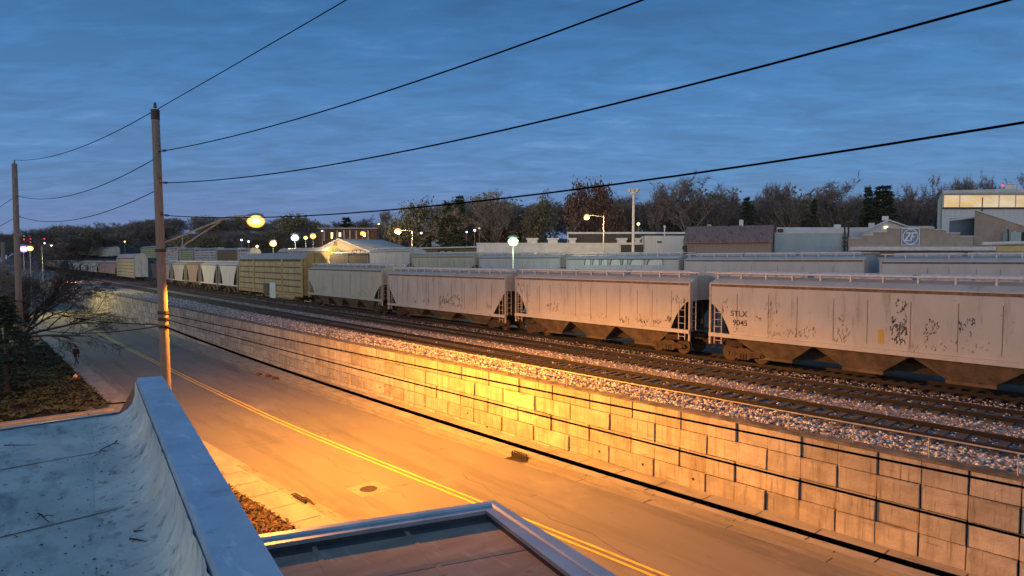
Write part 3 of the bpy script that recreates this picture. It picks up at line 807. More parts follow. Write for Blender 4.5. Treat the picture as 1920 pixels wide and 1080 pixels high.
    for s in (-1, 1):
        truck(t, s * (H - 1.75), det > 0)
        coupler(t, s * H, s)
        if det:
            p_ = MB()
            for q in (-1, 1): p_.bar((s * (H - .03), q * (YS - .01), sill - .6), (s * (H - .03), q * (YS - .01), eave), .10, .10)
            p_.build('corner_post', MATS['ladder_m'], t)
            ladder(t, s * (H - .52), -YS - .02, sill - .55, cutz - .05)
            ladder(t, s * (H - .52), YS + .02, sill - .55, cutz - .05)
            ladder(t, s * (H + .03), -1.2, sill, eave + .1, .4, 'y')
    # roof walks and hatch covers
    bz = boardz + eave - 4.22
    for s in (-1, 1):
        m = MB(); m.box(-H - .25, H + .25, s * .74 - .17, s * .74 + .17, bz - .02, bz + .03)
        if posts:
            x = -H + .1; st_ = 1.38
            while x < H:
                m.bar((x, s * .93, r0 + .0), (x, s * .93, bz + .03), .07, .055); m.bar((x, s * .58, r1 - .08), (x, s * .90, bz - .045), .04, .04); x += st_
            m.box(-H - .2, H + .2, s * .945 - .02, s * .945 + .02, bz - .03, bz + .045)
        m.build('roof_walk', MATS['roofwalk_m'], t)
    nh = max(2, int(L_ / 4.5))
    for i in range(nh):
        x0 = -H + .5 + (L_ - 1) * i / nh; x1 = x0 + (L_ - 1) / nh - .35
        m = MB(); m.prism([(-.36, r1), (-.33, r1 + .2), (-.15, r1 + .27), (.15, r1 + .27), (.33, r1 + .2), (.36, r1)], x0, x1, 'x')
        m.build('hatch_cover', MATS['roofwalk_m'], t)
    return t
def strokes(t, Dface, boxes, mat, seed, name='graffiti', dens=1.):
    """scribbled paint marks on the near side; boxes in picture coordinates (x0,y0,x1,y1,n,size in m)"""
    rr = random.Random(seed); y = Dface - .006 - t.location.y
    for (x0, y0, x1, y1, n, sz) in boxes:
        m = MB()
        for i in range(n):
            a = at_D(x0 + (x1 - x0) * (i + rr.random()) / n, rr.uniform(y0, y1), Dface) - t.location
            pts = [Vector((a.x, y, a.z))]
            for k in range(rr.randint(2, 4)):
                pts.append(pts[-1] + Vector((rr.uniform(-.45, .45), 0, rr.uniform(-1, 1))) * sz)
            for p, q in zip(pts[:-1], pts[1:]): m.bar(p, q, .003, rr.uniform(.018, .05) * (1 + sz), 0, .5, (0, 1, 0)) if False else m.bar(p, q, .004, rr.uniform(.012, .035) * (1 + sz * 1.2), 0)
        m.build(name, mat, t)
def text(t, body, px, py, Dface, size, mat, name='lettering'):
    cu = bpy.data.curves.new('t', 'FONT'); cu.body = body; cu.size = size; cu.extrude = .002; cu.offset = .004; cu.resolution_u = 6
    to = bpy.data.objects.new('t', cu); COL.objects.link(to)
    dg = bpy.context.evaluated_depsgraph_get(); me = bpy.data.meshes.new_from_object(to.evaluated_get(dg))
    bpy.data.objects.remove(to)
    o = bpy.data.objects.new(name, me); me.materials.clear(); me.materials.append(mat); COL.objects.link(o)
    a = at_D(px, py, Dface) - t.location
    o.location = (a.x, Dface - .012 - t.location.y, a.z); o.rotation_euler = (R(90), 0, 0); o.parent = t; return o
DS = 30.45; DM = DS + YS
def Xat(px, py=570, D=DS): return at_D(px, py, D).x
FG = 'freight cars of the front line'
x1 = Xat(1331, 580)
c1 = hopper('tan hopper car at the right edge with black STLX 9045 lettering at its left end', x1, x1 + 19.4, DM, MATS['car_tan'], 4, 1.2, 3.15, group=FG, seamn=12)
text(c1, 'STLX', 1370, 592, DS, .42, MATS['letter_m']); text(c1, '9045', 1374, 609, DS, .42, MATS['letter_m'])
strokes(c1, DS, [(1367, 615, 1395, 617, 8, .03), (1371, 621, 1395, 622, 6, .03), (1672, 598, 1700, 640, 46, .16), (1680, 560, 1700, 595, 14, .12), (1732, 600, 1760, 640, 18, .14), (1795, 602, 1830, 632, 11, .15)], MATS['tag_black'], 1)
strokes(c1, DS, [(1440, 612, 1530, 632, 40, .12), (1435, 565, 1460, 600, 14, .12), (1350, 555, 1366, 585, 14, .12), (1419, 595, 1428, 603, 8, .08), (1570, 590, 1590, 640, 14, .2), (1700, 640, 1860, 660, 24, .1)], MATS['tag_faint'], 2)
m = MB(); a = at_D(1652, 630, DS) - c1.location; m.box(a.x - .12, a.x + .12, a.y - .006, a.y - .002, a.z - .35, a.z + .3); m.build('stencil', MATS['stencil_yellow'], c1)
c2 = hopper('tan hopper car in the front line just left of the lettered one', Xat(967), Xat(1294), DM, MATS['car_tan'], 3, 1.25, 3.2, group=FG, seamn=12)
strokes(c2, DS, [(1160, 592, 1180, 605, 10, .16), (1198, 597, 1215, 606, 10, .16), (1225, 600, 1240, 606, 8, .15), (1248, 592, 1258, 606, 7, .2), (1260, 556, 1285, 568, 12, .14), (1025, 568, 1048, 582, 20, .13), (1120, 590, 1135, 596, 6, .1), (984, 553, 996, 556, 8, .05), (985, 564, 998, 568, 8, .05)], MATS['tag_black'], 3)
strokes(c2, DS, [(968, 528, 985, 550, 26, .16), (984, 572, 998, 582, 10, .06), (1060, 588, 1110, 600, 16, .1), (1170, 600, 1260, 612, 26, .1)], MATS['tag_faint'], 4)
c3 = hopper('grey hopper car with scrawled dark graffiti low on its side, third from the right', Xat(728), Xat(948), DM, MATS['car_grey'], 3, 1.45, 3.1, sill=1.25, group=FG, seamn=10, eave=4.15, curve=False)
strokes(c3, DS, [(824, 556, 866, 574, 70, .18), (772, 560, 783, 568, 10, .14), (793, 561, 806, 569, 14, .16), (740, 548, 757, 552, 10, .07), (914, 572, 921, 578, 16, .08)], MATS['tag_black'], 5)
c4 = hopper('weathered grey-green hopper car beside the tall ochre car carrier', Xat(579), Xat(717), DM, MATS['car_green'], 4, 1.7, 3.0, group=FG, seamn=8, eave=4.45, curve=True)
strokes(c4, DS, [(592, 538, 612, 546, 22, .2), (650, 548, 700, 558, 40, .16)], MATS['tag_faint'], 6)
# autorack
pm('rack_ochre', (.40, .31, .12), (.30, .23, .09), 1.2, (1, 1, .4), layers=[((.13, .10, .05), 2, (1.5, 1, .25), .55, .75)], rough=.8)
pm('rack_panel', (.40, .345, .19), (.29, .25, .13), .9, (1, 1, .6), rough=.75, bump=.4, bscale=3, bstretch=(6, 1, 1))
pm('rack_roof', (.34, .34, .34), (.25, .25, .26), 2, rough=.6, metal=.2)
pm('rack_green', (.36, .40, .24), (.24, .30, .18), 1.1, (1, 1, .6), rough=.7)
pm('rack_brown', (.22, .15, .08), (.16, .11, .06), 1.3, rough=.8)
pm('rack_white', (.50, .50, .48), (.38, .38, .37), 1.5, (1, 1, .4), rough=.7)
def autorack(label, xl, xr, Dmid, zoff, mframe, mpanel, mend, eave=5.6, ridge=6.5, det=2, group=FG, name='car_carrier'):
    H = (xr - xl) / 2; t = thing(name, label, 'freight car', ((xl + xr) / 2, Dmid, zoff), 0, group)
    b = MB(); Y = YS - .03
    b.box(-H, H, -Y, Y, 1.0, eave); b.build('body', MATS['bay_m'], t)
    r_ = MB(); pr = [(-YS - .02, eave), (-.85, ridge - .06), (0, ridge), (.85, ridge - .06), (YS + .02, eave)]
    r_.prism(pr, -H, H, 'x'); r_.build('roof', MATS['rack_roof'], t)
    nx = 11 if det > 1 else 6
    for s in (-1, 1):
        m = MB()
        for i in range(nx):
            for k in range(5):
                a = -H + .25 + (2 * H - .5) * i / nx; e = a + (2 * H - .5) / nx - .14
                z0 = 1.35 + (eave - 1.5) * k / 5; z1 = z0 + (eave - 1.5) / 5 - .17
                m.box(a, e, s * (Y + .018) - .02, s * (Y + .018) + .02, z0, z1, 0, .5)
        m.build('side_panel', mpanel, t)
        f = MB()
        for i in (0, 3, 8, 11):
            a = -H + .2 + (2 * H - .4) * i / 11
            f.box(a - .28, a + .28, s * (Y + .05) - .03, s * (Y + .05) + .03, 1.0, eave - .02)
        f.box(-H, H, s * (Y + .07) - .04, s * (Y + .07) + .04, .85, 1.25); f.build('side_frame', mframe, t)
    for s in (-1, 1):
        for q in (-1, 1):
            m = MB(); pts = [(q * .03, 1.05), (q * 1.42, 1.05), (q * 1.5, eave - .35), (q * .85, ridge - .15), (q * .03, ridge - .08)]
            m.prism(pts, s * (H + .0), s * (H + .08), 'x'); 
            for z in (2.0, 3.3, 4.6): m.box(*sorted((s * (H + .08), s * (H + .12))), *sorted((q * .05, q * 1.4)), z, z + .08)
            m.build('end_door', mend, t)
        truck(t, s * (H - 3.2), det > 1); coupler(t, s * H, s)
    u_ = MB(); u_.box(-H + .3, H - .3, -1.1, 1.1, .75, .99); u_.build('underframe', MATS['under_m'], t)
    return t
ar = autorack('tall ochre panelled car carrier in the front line, below the bright lamps', Xat(449, 540), Xat(568, 540), DM, 0, MATS['rack_ochre'], MATS['rack_panel'], MATS['rack_ochre'])
m = MB(); a = at_D(500, 543, DS) - ar.location; m.box(a.x - 1.1, a.x + 1.1, -YS - .09, -YS - .06, a.z - .75, a.z + .9); m.build('dark_patch', MATS['bay_m'], ar)
m = MB(); a = at_D(506, 540, DS) - ar.location; m.box(a.x + .2, a.x + 2.4, -YS - .10, -YS - .07, a.z - 1.3, a.z + .8); m.build('pale_patch', MATS['tag_white'], ar)
strokes(ar, DS - .09, [(501, 532, 511, 546, 16, .25)], MATS['tag_blue'], 9)
kw = dict(bays=2, cut=2.3, cutz=4.6, eave=4.7, det=1, group=FG, seamn=5, posts=False, boardz=4.72, curve=True)
for (a, b, mt, lb) in ((410, 446, 'car_pale', 'pale short hopper car with curved ends touching the ochre car carrier'),
                       (376, 407, 'car_pale', 'pale short hopper car with curved ends, between the rusty one and another pale one'),
                       (349, 374, 'car_rust', 'pinkish rusty short hopper car with curved ends in the front line'),
                       (323, 347, 'car_grey', 'dull grey short hopper car just left of the rusty pink one'),
                       (304, 321, 'car_green', 'dull green hopper car partly hidden behind the near power pole')):
    hopper(lb, Xat(a, 520), Xat(b, 520), DM, MATS[mt], **kw)
kw.update(det=0, cutz=3.4, cut=1.6, eave=4.5)
hopper('black hopper car just left of the near power pole', Xat(284, 520), Xat(302, 520), DM, MATS['car_dark'], **kw)
autorack('green-sided car carrier showing its pale end doors, left of the near power pole', Xat(219, 500), Xat(252, 500), DM, 0, MATS['rack_green'], MATS['rack_green'], MATS['rack_white'], 6.0, 7.2, 1)
for (a, b, mt, lb) in ((183, 217, 'car_rust', 'rusty red hopper car just left of the green car carrier'),
                       (164, 182, 'car_green', 'grey-green hopper car beside the rusty red one, far left'),
                       (151, 163, 'car_green', 'grey-green hopper car left of its twin, far down the front line'),
                       (137, 149.5, 'car_pale', 'off-white hopper car far down the front line, next to a blue one'),
                       (128, 136, 'car_blue', 'small light blue hopper car far down the front line'),
                       (113, 127, 'car_dark', 'black freight car far down the front line, left of the light blue one'),
                       (97, 112, 'car_brown', 'brown freight car far down the front line, right of its brown twin'),
                       (84, 96, 'car_brown', 'brown freight car at the far left end of the front line')):
    hopper(lb, Xat(a, 495), Xat(b, 495), DM, MATS[mt], **kw)
# ---- far line of cars
FR = 'freight cars of the far line'
D2 = 54.0 - YS
def X2(px): return at_D(px, 478, D2).x
kw = dict(det=1, group=FR, seamn=7, bays=2, cut=1.8, cutz=3.0)
def far_hop(a, b, mt, lb, **k):
    xa, xb = X2(a), X2(b); xm = (xa + xb) / 2; q = dict(kw); q.update(k)
    return hopper(lb, xa, xb, 54.0, MATS[mt], zoff=Zrow(xm), **q)
far_hop(1652, 1990, 'car_slate', 'slate grey hopper car in the far line below the round factory sign')
far_hop(1284, 1621, 'car_slate', 'pale blue-grey hopper car in the far line below the rusty-roofed shed')
h = far_hop(1062, 1273, 'car_slate', 'pale hopper car in the far line with big outlined bubble letters along its top')
rr = random.Random(5)
gm = MB(); wm_ = MB()
for (a, b) in ((1096, 1108), (1111, 1124), (1127, 1140), (1144, 1164), (1167, 1177), (1181, 1208), (1213, 1243)):   # rounded outlines
    p0 = at_D(a, 494, D2) - h.location; p1 = at_D(b, 494, D2) - h.location; zt = (at_D(a, 484.5, D2) - h.location).z; zb = (at_D(a, 497, D2) - h.location).z
    w_ = p1.x - p0.x; yy = -YS - .008
    P = [(p0.x, zb), (p0.x + .1 * w_, zb + (zt - zb) * .7), (p0.x + .35 * w_, zt), (p1.x - .1 * w_, zt), (p1.x, zt - (zt - zb) * .3), (p1.x, zb)]
    wm_.poly([(x, yy + .003, z) for x, z in P])
    for (xa, za), (xb, zb_) in zip(P[:-1], P[1:]): gm.bar((xa, yy - .003, za), (xb, yy - .003, zb_), .006, .14)
gm.build('graffiti', MATS['tag_blue'], h); wm_.build('graffiti', MATS['tag_white'], h)
far_hop(898, 1050, 'car_slate', 'pale hopper car in the far line under the greenish white lamp')
far_hop(772, 890, 'car_green', 'dull hopper car in the far line, left of the one under the greenish lamp')
far_hop(693, 768, 'car_slate', 'light blue hopper car in the far line in front of the beige gabled warehouse', eave=5.0)
far_hop(655, 690, 'car_dark', 'dark hopper car in the far line, right one of two below the beige gable')
far_hop(617, 652, 'car_dark', 'dark hopper car in the far line, left one of two below the beige gable')
autorack('brown car carrier in the far line, just right of the ochre one', X2(520), X2(612), 54, Zrow((X2(520) + X2(612)) / 2), MATS['rack_brown'], MATS['rack_brown'], MATS['rack_ochre'], 5.0, 5.8, 1, FR)
def rack2(a, b, mt, lb, dz=0):
    xa, xb = X2(a), X2(b); xm = (xa + xb) / 2
    autorack(lb, xa, xb, 54, Zrow(xm) + dz, MATS[mt], MATS[mt], MATS['rack_white'], 5.2, 5.8, 1, FR)
rack2(446, 466, 'rack_white', 'white-ended car carrier in the far line behind the ochre one')
rack2(408, 443, 'rack_brown', 'brownish car carrier in the far line, left of the white-ended one')
rack2(365, 404, 'rack_white', 'whitish car carrier in the far line, above the pale short hoppers')
rack2(337, 362, 'rack_green', 'greenish car carrier in the far line, right of the pole behind the lamp arm')
rack2(311, 334, 'rack_white', 'whitish car carrier in the far line, right beside the near power pole', .3)
rack2(264, 292, 'rack_green', 'greenish car carrier in the far line, left of the near power pole', .6)
k = 0
for (a, b, mt, lb) in ((186, 212, 'rack_white', 'pale car carrier at the right end of the far left string'), (168, 185, 'rack_green', 'greenish car carrier second from the right in the far left string'),
                   (151, 167, 'rack_green', 'greenish car carrier in the middle of the far left string'), (135, 150, 'rack_green', 'greenish car carrier beneath the twin posts in the far left string'),
                   (120, 134, 'rack_white', 'pale car carrier beneath the red signal lights in the far left string'), (106, 119, 'rack_white', 'pale car carrier next to the bright headlight in the far left string'),
                   (82, 105, 'rack_white', 'pale car carrier at the left end of the far left string')):
    rack2(a, b, mt, lb)
#PART4
# ================================================================== PART 4: the roof we look over
pm('membrane', (.46, .53, .52), (.31, .37, .375), .9, (1, 1, 1), .40, .66, rough=.55, bump=.25, bscale=6, bstretch=(1, 1, 1), rvar=.15,
   layers=[((.11, .145, .155), 1.0, (.7, 1.7, 1), .54, .72), ((.06, .07, .075), 3.2, (.8, 2.4, 1), .60, .74), ((.60, .65, .66), 7, (1, 1, 1), .64, .78)])
pm('cap_metal', (.48, .60, .72), (.37, .49, .62), 1.6, (1, 1, 1), .4, .65, rough=.34, metal=.35, bump=.1, bscale=9, rvar=.12,
   layers=[((.72, .80, .86), 2.6, (.7, 2.6, 1), .58, .72), ((.16, .21, .25), 1.5, (1, 1, 1), .60, .76), ((.20, .25, .29), 14, (1, 1, 1), .64, .76)])
pm('edge_metal', (.52, .56, .60), (.42, .46, .50), 2, rough=.32, metal=.5, layers=[((.3, .32, .34), 8, (1, 1, 1), .66, .8)])
pm('brown_roof', (.36, .27, .215), (.26, .19, .155), 1.2, (2.5, .5, 1), layers=[((.42, .33, .27), 2, (.6, 3, 1), .58, .74), ((.07, .05, .045), 3, (1, 1, 1), .62, .78)], rough=.75, bump=.2, bscale=30)
pm('dark_membrane', (.05, .055, .065), (.07, .075, .085), 4, rough=.6)
pm('brick_wall', (.22, .12, .08), (.17, .09, .065), 12, (1, 1, 4), rough=.9)
pm('debris_m', (.022, .016, .012), (.04, .028, .02), 20, rough=.95)
ZC, ZRF = 3.19, 2.47
i_f, i_n, o_f, o_n = at_Z(257, 708, ZC), at_Z(411, 1078, ZC), at_Z(305, 705, ZC), at_Z(522, 1078, ZC)
ext = 6.0
di = (i_n - i_f).normalized(); do_ = (o_n - o_f).normalized()
i_b = i_n + di * ext; o_b = i_b + (o_n - i_n)
bd = thing('flat_roofed_building', 'near building with weathered white membrane roof, metal-capped parapet and lower brown roof', 'building')
Lc = (i_b - i_f).length
# coping in separate lengths
cuts = [0, .5 * ((at_Z(293, 806, ZC) - i_f).length + (at_Z(357, 800, ZC) - o_f).length), 6.4, 9.6, Lc]
for a, b in zip(cuts[:-1], cuts[1:]):
    ga = .006; fa, fb = (a + ga) / Lc, (b - ga) / Lc
    A, B = i_f.lerp(i_b, fa), i_f.lerp(i_b, fb); Cc, Dd = o_f.lerp(o_b, fa), o_f.lerp(o_b, fb)
    m = MB(); dn = ZV * .11; lf = (A - Cc).normalized() * .012
    m.quad(A, B, Dd, Cc); m.quad(A, A - dn + lf, B - dn + lf, B); m.quad(Cc, Dd, Dd - dn - lf, Cc - dn - lf); m.quad(A, Cc, Cc - dn, A - dn); m.quad(B, B - dn, Dd - dn, Dd)
    m.quad(A - ZV * .05 + lf * .2, A - dn + lf * 2.2, B - dn + lf * 2.2, B - ZV * .05 + lf * .2)
    m.build('coping', MATS['cap_metal'], bd)
    m = MB(); s0, s1 = A - di * .02, Cc - di * .02    # dark sealant in the joint
    m.quad(A - di * .012 - ZV * .004, A + di * .012 - ZV * .004, Cc + di * .012 - ZV * .004, Cc - di * .012 - ZV * .004); m.build('joint', MATS['debris_m'], bd)
# parapet cove: membrane draped from below the coping out to the roof
P = at_Z(228, 773, ZRF); Q = at_Z(0, 806, ZRF)
lat = (i_f - o_f); lat.z = 0; lat.normalize(); lat = (lat - di * lat.dot(di)).normalized()
cv = MB(); NL = 620; prof = [(.03, -.08), (.035, -.2), (.05, -.34), (.09, -.48), (.17, -.60), (.30, -.68), (.48, -.712), (.75, -.722)]
rc = random.Random(9)
folds = [(rc.uniform(0, Lc), rc.uniform(.015, .06) * rc.choice((1, 1, -.6)), rc.uniform(.02, .08), rc.uniform(-.3, .3)) for _ in range(70)]
ring = []
for i in range(NL + 1):
    s_ = Lc * i / NL; base_ = i_f.lerp(i_b, i / NL); row = []
    for k, (o_, z_) in enumerate(prof):
        d_ = 0
        for (fs, fh, fw, sl_) in folds:
            t_ = (s_ - fs - sl_ * k * .25) / fw
            if abs(t_) < 3: d_ += fh * math.exp(-t_ * t_) * math.sin(math.pi * min(1, (k + .4) / 7.)) 
        row.append(base_ + lat * (o_ + d_ * .9) + ZV * (z_ + d_ * .35))
    ring.append(row)
for a, b in zip(ring[:-1], ring[1:]):
    for k in range(len(prof) - 1): cv.quad(a[k], b[k], b[k + 1], a[k + 1])
pm('membrane_fold', (.50, .57, .56), (.36, .43, .44), .9, rough=.5, bump=.5, bscale=3, bstretch=(5, 5, .5), rvar=.12,
   layers=[((.10, .13, .14), 2.0, (3.5, 3.5, .35), .54, .70), ((.05, .058, .06), 1.3, (1, 1, 3.0), .62, .76), ((.55, .62, .64), 3, (4, 4, .4), .64, .78)])
cvo = cv.build('parapet', MATS['membrane_fold'], bd)
bm = bmesh.new(); bm.from_mesh(cvo.data); bmesh.ops.remove_doubles(bm, verts=bm.verts, dist=.0005); bmesh.ops.recalc_face_normals(bm, faces=bm.faces); bm.to_mesh(cvo.data); bm.free()
cvo.data.polygons.foreach_set('use_smooth', [True] * len(cvo.data.polygons))
# roof sheet, gently uneven
left = (Q - P).normalized(); rf = MB(); NX, NY = 26, 30
Pc = P + (i_f + lat * .74 - P) * 0  # corner at the far edge
c0 = P; cb = P + di * (Lc + 1); 
def rpt(u_, v_):
    p = c0 + left * (u_ * 14 - .8) + di * (v_ * (Lc + 1.5)); p.z = ZRF + .012 * math.sin(p.x * 2.1) * math.sin(p.y * 1.7) - .006; return p
for i in range(NX):
    for j in range(NY): rf.quad(rpt(i / NX, j / NY), rpt((i + 1) / NX, j / NY), rpt((i + 1) / NX, (j + 1) / NY), rpt(i / NX, (j + 1) / NY))
rf.build('roof_membrane', MATS['membrane'], bd, smooth=True)
# welded laps of the sheet, slightly raised
lp = MB()
for v_ in (.16, .33, .52, .71):
    a, b = rpt(.05, v_), rpt(1, v_ + .01)
    lp.quad(a + ZV * .02, b + ZV * .02, b + ZV * .02 + di * .09, a + ZV * .02 + di * .09)
lp.build('roof_seam', MATS['membrane'], bd)
# far roof edge strip and walls below
wlb = MB(); gz = -3.3
A = rpt(.06, 0) ; B = rpt(1, 0); A.z = B.z = ZRF
wlb.quad(A, B, (B.x, B.y, gz), (A.x, A.y, gz)); 
pf, pb = i_f.lerp(o_f, .5) , i_b.lerp(o_b, .5); off_ = -lat * 0
wo_f, wo_b = o_f + lat * .05 - ZV * .1, o_b + lat * .05 - ZV * .1
wlb.quad(wo_f, wo_b, (wo_b.x, wo_b.y, gz), (wo_f.x, wo_f.y, gz))
ii = i_f + lat * .02 - ZV * .1
wlb.quad(ii, wo_f, (wo_f.x, wo_f.y, gz), (ii.x, ii.y, gz))
wlb.quad(ii, A, (A.x, A.y, gz), (ii.x, ii.y, gz))
wlb.build('wall', MATS['brick_wall'], bd)
em = MB(); em.quad(A + ZV * .03, B + ZV * .03, B + ZV * .03 - di * -.10, A + ZV * .03 - di * -.10); em.quad(A + ZV * .03, A - ZV * .12 - di * .02, B - ZV * .12 - di * .02, B + ZV * .03)
em.build('roof_edge', MATS['edge_metal'], bd)
# lower roof
ZL = 1.5
Co, Lo, Ro = at_Z(927, 942, ZL), at_Z(490, 1006, ZL), at_Z(1150, 1080, ZL)
Ci, Li, Ri = at_Z(911, 957, ZL), at_Z(497, 1023, ZL), at_Z(1072, 1080, ZL)
def extp(a, b, k): return a + (b - a) * k
Lo, Li = extp(Co, Lo, 1.28), extp(Ci, Li, 1.28); Ro, Ri = extp(Co, Ro, 2.2), extp(Ci, Ri, 2.2)
FL = ZL - .13
def dz(p, z): return Vector((p.x, p.y, z))
m = MB()
for (a, b, c, d) in ((Co, Lo, Li, Ci), (Co, Ci, Ri, Ro)):
    m.quad(a, b, c, d)
    m.quad(*( (Ci, Li, Li - ZV * .06, Ci - ZV * .06) if a is Co and b is Lo else (Ci, Ri, Ri - ZV * .06, Ci - ZV * .06)))
    m.quad(*((Co, Lo, Lo - ZV * .16, Co - ZV * .16) if b is Lo else (Co, Ro, Ro - ZV * .16, Co - ZV * .16)))
# raised outer lip
for (a, b, c, d) in ((Co, Lo, Li, Ci), (Co, Ro, Ri, Ci)):
    a2, b2_ = a.lerp(d, .35), b.lerp(c, .35)
    m.quad(a + ZV * .035, b + ZV * .035, b2_ + ZV * .035, a2 + ZV * .035); m.quad(a, b, b + ZV * .035, a + ZV * .035); m.quad(a2 + ZV * .035, b2_ + ZV * .035, b2_.lerp(c, .2) + ZV * .003, a2.lerp(d, .2) + ZV * .003)
m.build('lower_roof_edge', MATS['edge_metal'], bd)
m = MB(); m.quad(Ci - ZV * .06, Li - ZV * .06, dz(Li, FL), dz(Ci, FL)); m.quad(Ci - ZV * .06, Ri - ZV * .06, dz(Ri, FL), dz(Ci, FL))
din = ((Ri - Ci).normalized()); dn2 = ((Li - Ci).normalized())
m.quad(dz(Ci, FL + .004), dz(Li, FL + .004), dz(Li + din * .16, FL + .003), dz(Ci + din * .16, FL + .003))
m.build('lower_upstand', MATS['dark_membrane'], bd)
m = MB(); bk_ = Li + (Ri - Ci)
m.quad(dz(Ci, FL), dz(Li, FL), dz(bk_, FL), dz(Ri, FL)); m.build('lower_roof', MATS['brown_roof'], bd)
m = MB()
for k in (.22, .40, .6, .8):
    a, b = Ci.lerp(Ri, k), Li.lerp(bk_, k); m.quad(dz(a, FL + .012), dz(b, FL + .012), dz(b + din * .1, FL + .004), dz(a + din * .1, FL + .004)); 
    m.quad(dz(a, FL + .012), dz(b, FL + .012), dz(b - din * .006, FL), dz(a - din * .006, FL))
for k in (.3, .62):
    a, b = Ci.lerp(Li, k), Ri.lerp(bk_, k); m.quad(dz(a, FL + .008), dz(b, FL + .008), dz(b + dn2 * .07, FL + .003), dz(a + dn2 * .07, FL + .003))
m.build('lower_roof_lap', MATS['brown_roof'], bd)
m = MB(); s_ = .05
Cw, Lw, Rw = Co + (Ci - Co) * .3, Lo + (Li - Lo) * .3, Ro + (Ri - Ro) * .3
m.quad(Cw - ZV * .1, Lw - ZV * .1, dz(Lw, gz), dz(Cw, gz)); m.quad(Cw - ZV * .1, Rw - ZV * .1, dz(Rw, gz), dz(Cw, gz)); m.build('lower_wall', MATS['brick_wall'], bd)
# litter on the roof: leaves (stuff) and twigs
lf = MB(); rl_ = random.Random(21)
for i in range(420):
    if rl_.random() < .5: px, py = rl_.gauss(200, 28), rl_.gauss(835, 30)
    else: px, py = rl_.uniform(0, 330), rl_.uniform(815, 1080)
    p = at_Z(px, py, ZRF + .012)
    if (p - i_f).dot(lat) < .55: continue
    a = rl_.uniform(0, 6.28); sz = rl_.uniform(.006, .022); dx, dy = Vector((math.cos(a), math.sin(a), rl_.uniform(-.2, .2))) * sz, Vector((-math.sin(a), math.cos(a), rl_.uniform(-.2, .2))) * sz * .6
    lf.quad(p - dx, p - dy, p + dx, p + dy + ZV * .006)
o = lf.build('leaf_litter', MATS['debris_m'], recalc=False); o['kind'] = 'stuff'; tag(o, 'dead leaves strewn over the white membrane roof', 'leaves')
def twig(px, py, ang, ln_, label, branches=3):
    p = at_Z(px, py, ZRF + .03); m = MB(); r2 = random.Random(int(px * 7 + py))
    d = Vector((math.cos(ang), math.sin(ang), 0)); pts = [p + d * ln_ * (i / 5 - .5) + Vector((r2.uniform(-1, 1), r2.uniform(-1, 1), .3)) * ln_ * .04 for i in range(6)]
    m.tube(pts, [.010, .009, .008, .006, .005, .003], 5)
    for k in range(branches):
        q = pts[1 + k]; e = q + (d + Vector((-d.y, d.x, .1)) * r2.choice((-1, 1)) * .9).normalized() * ln_ * r2.uniform(.2, .35); m.tube([q, q.lerp(e, .5) + ZV * .015, e], [.006, .005, .003], 4)
    o = m.build('twig', MATS['debris_m']); tag(o, label, 'twig', 'twigs on the white roof'); return o
twig(197, 842, -.5, .9, 'forked fallen twig on the far part of the white roof, the biggest one')
twig(40, 835, .9, .5, 'thin straight twig near the far left edge of the white roof', 1)
twig(85, 972, .2, .45, 'thin twig halfway down the white roof', 2)
twig(262, 1014, .5, .28, 'short dark stick on the white roof near the parapet', 1)
twig(278, 995, 1.0, .3, 'short slanting stick on the white roof closest to the parapet', 0)

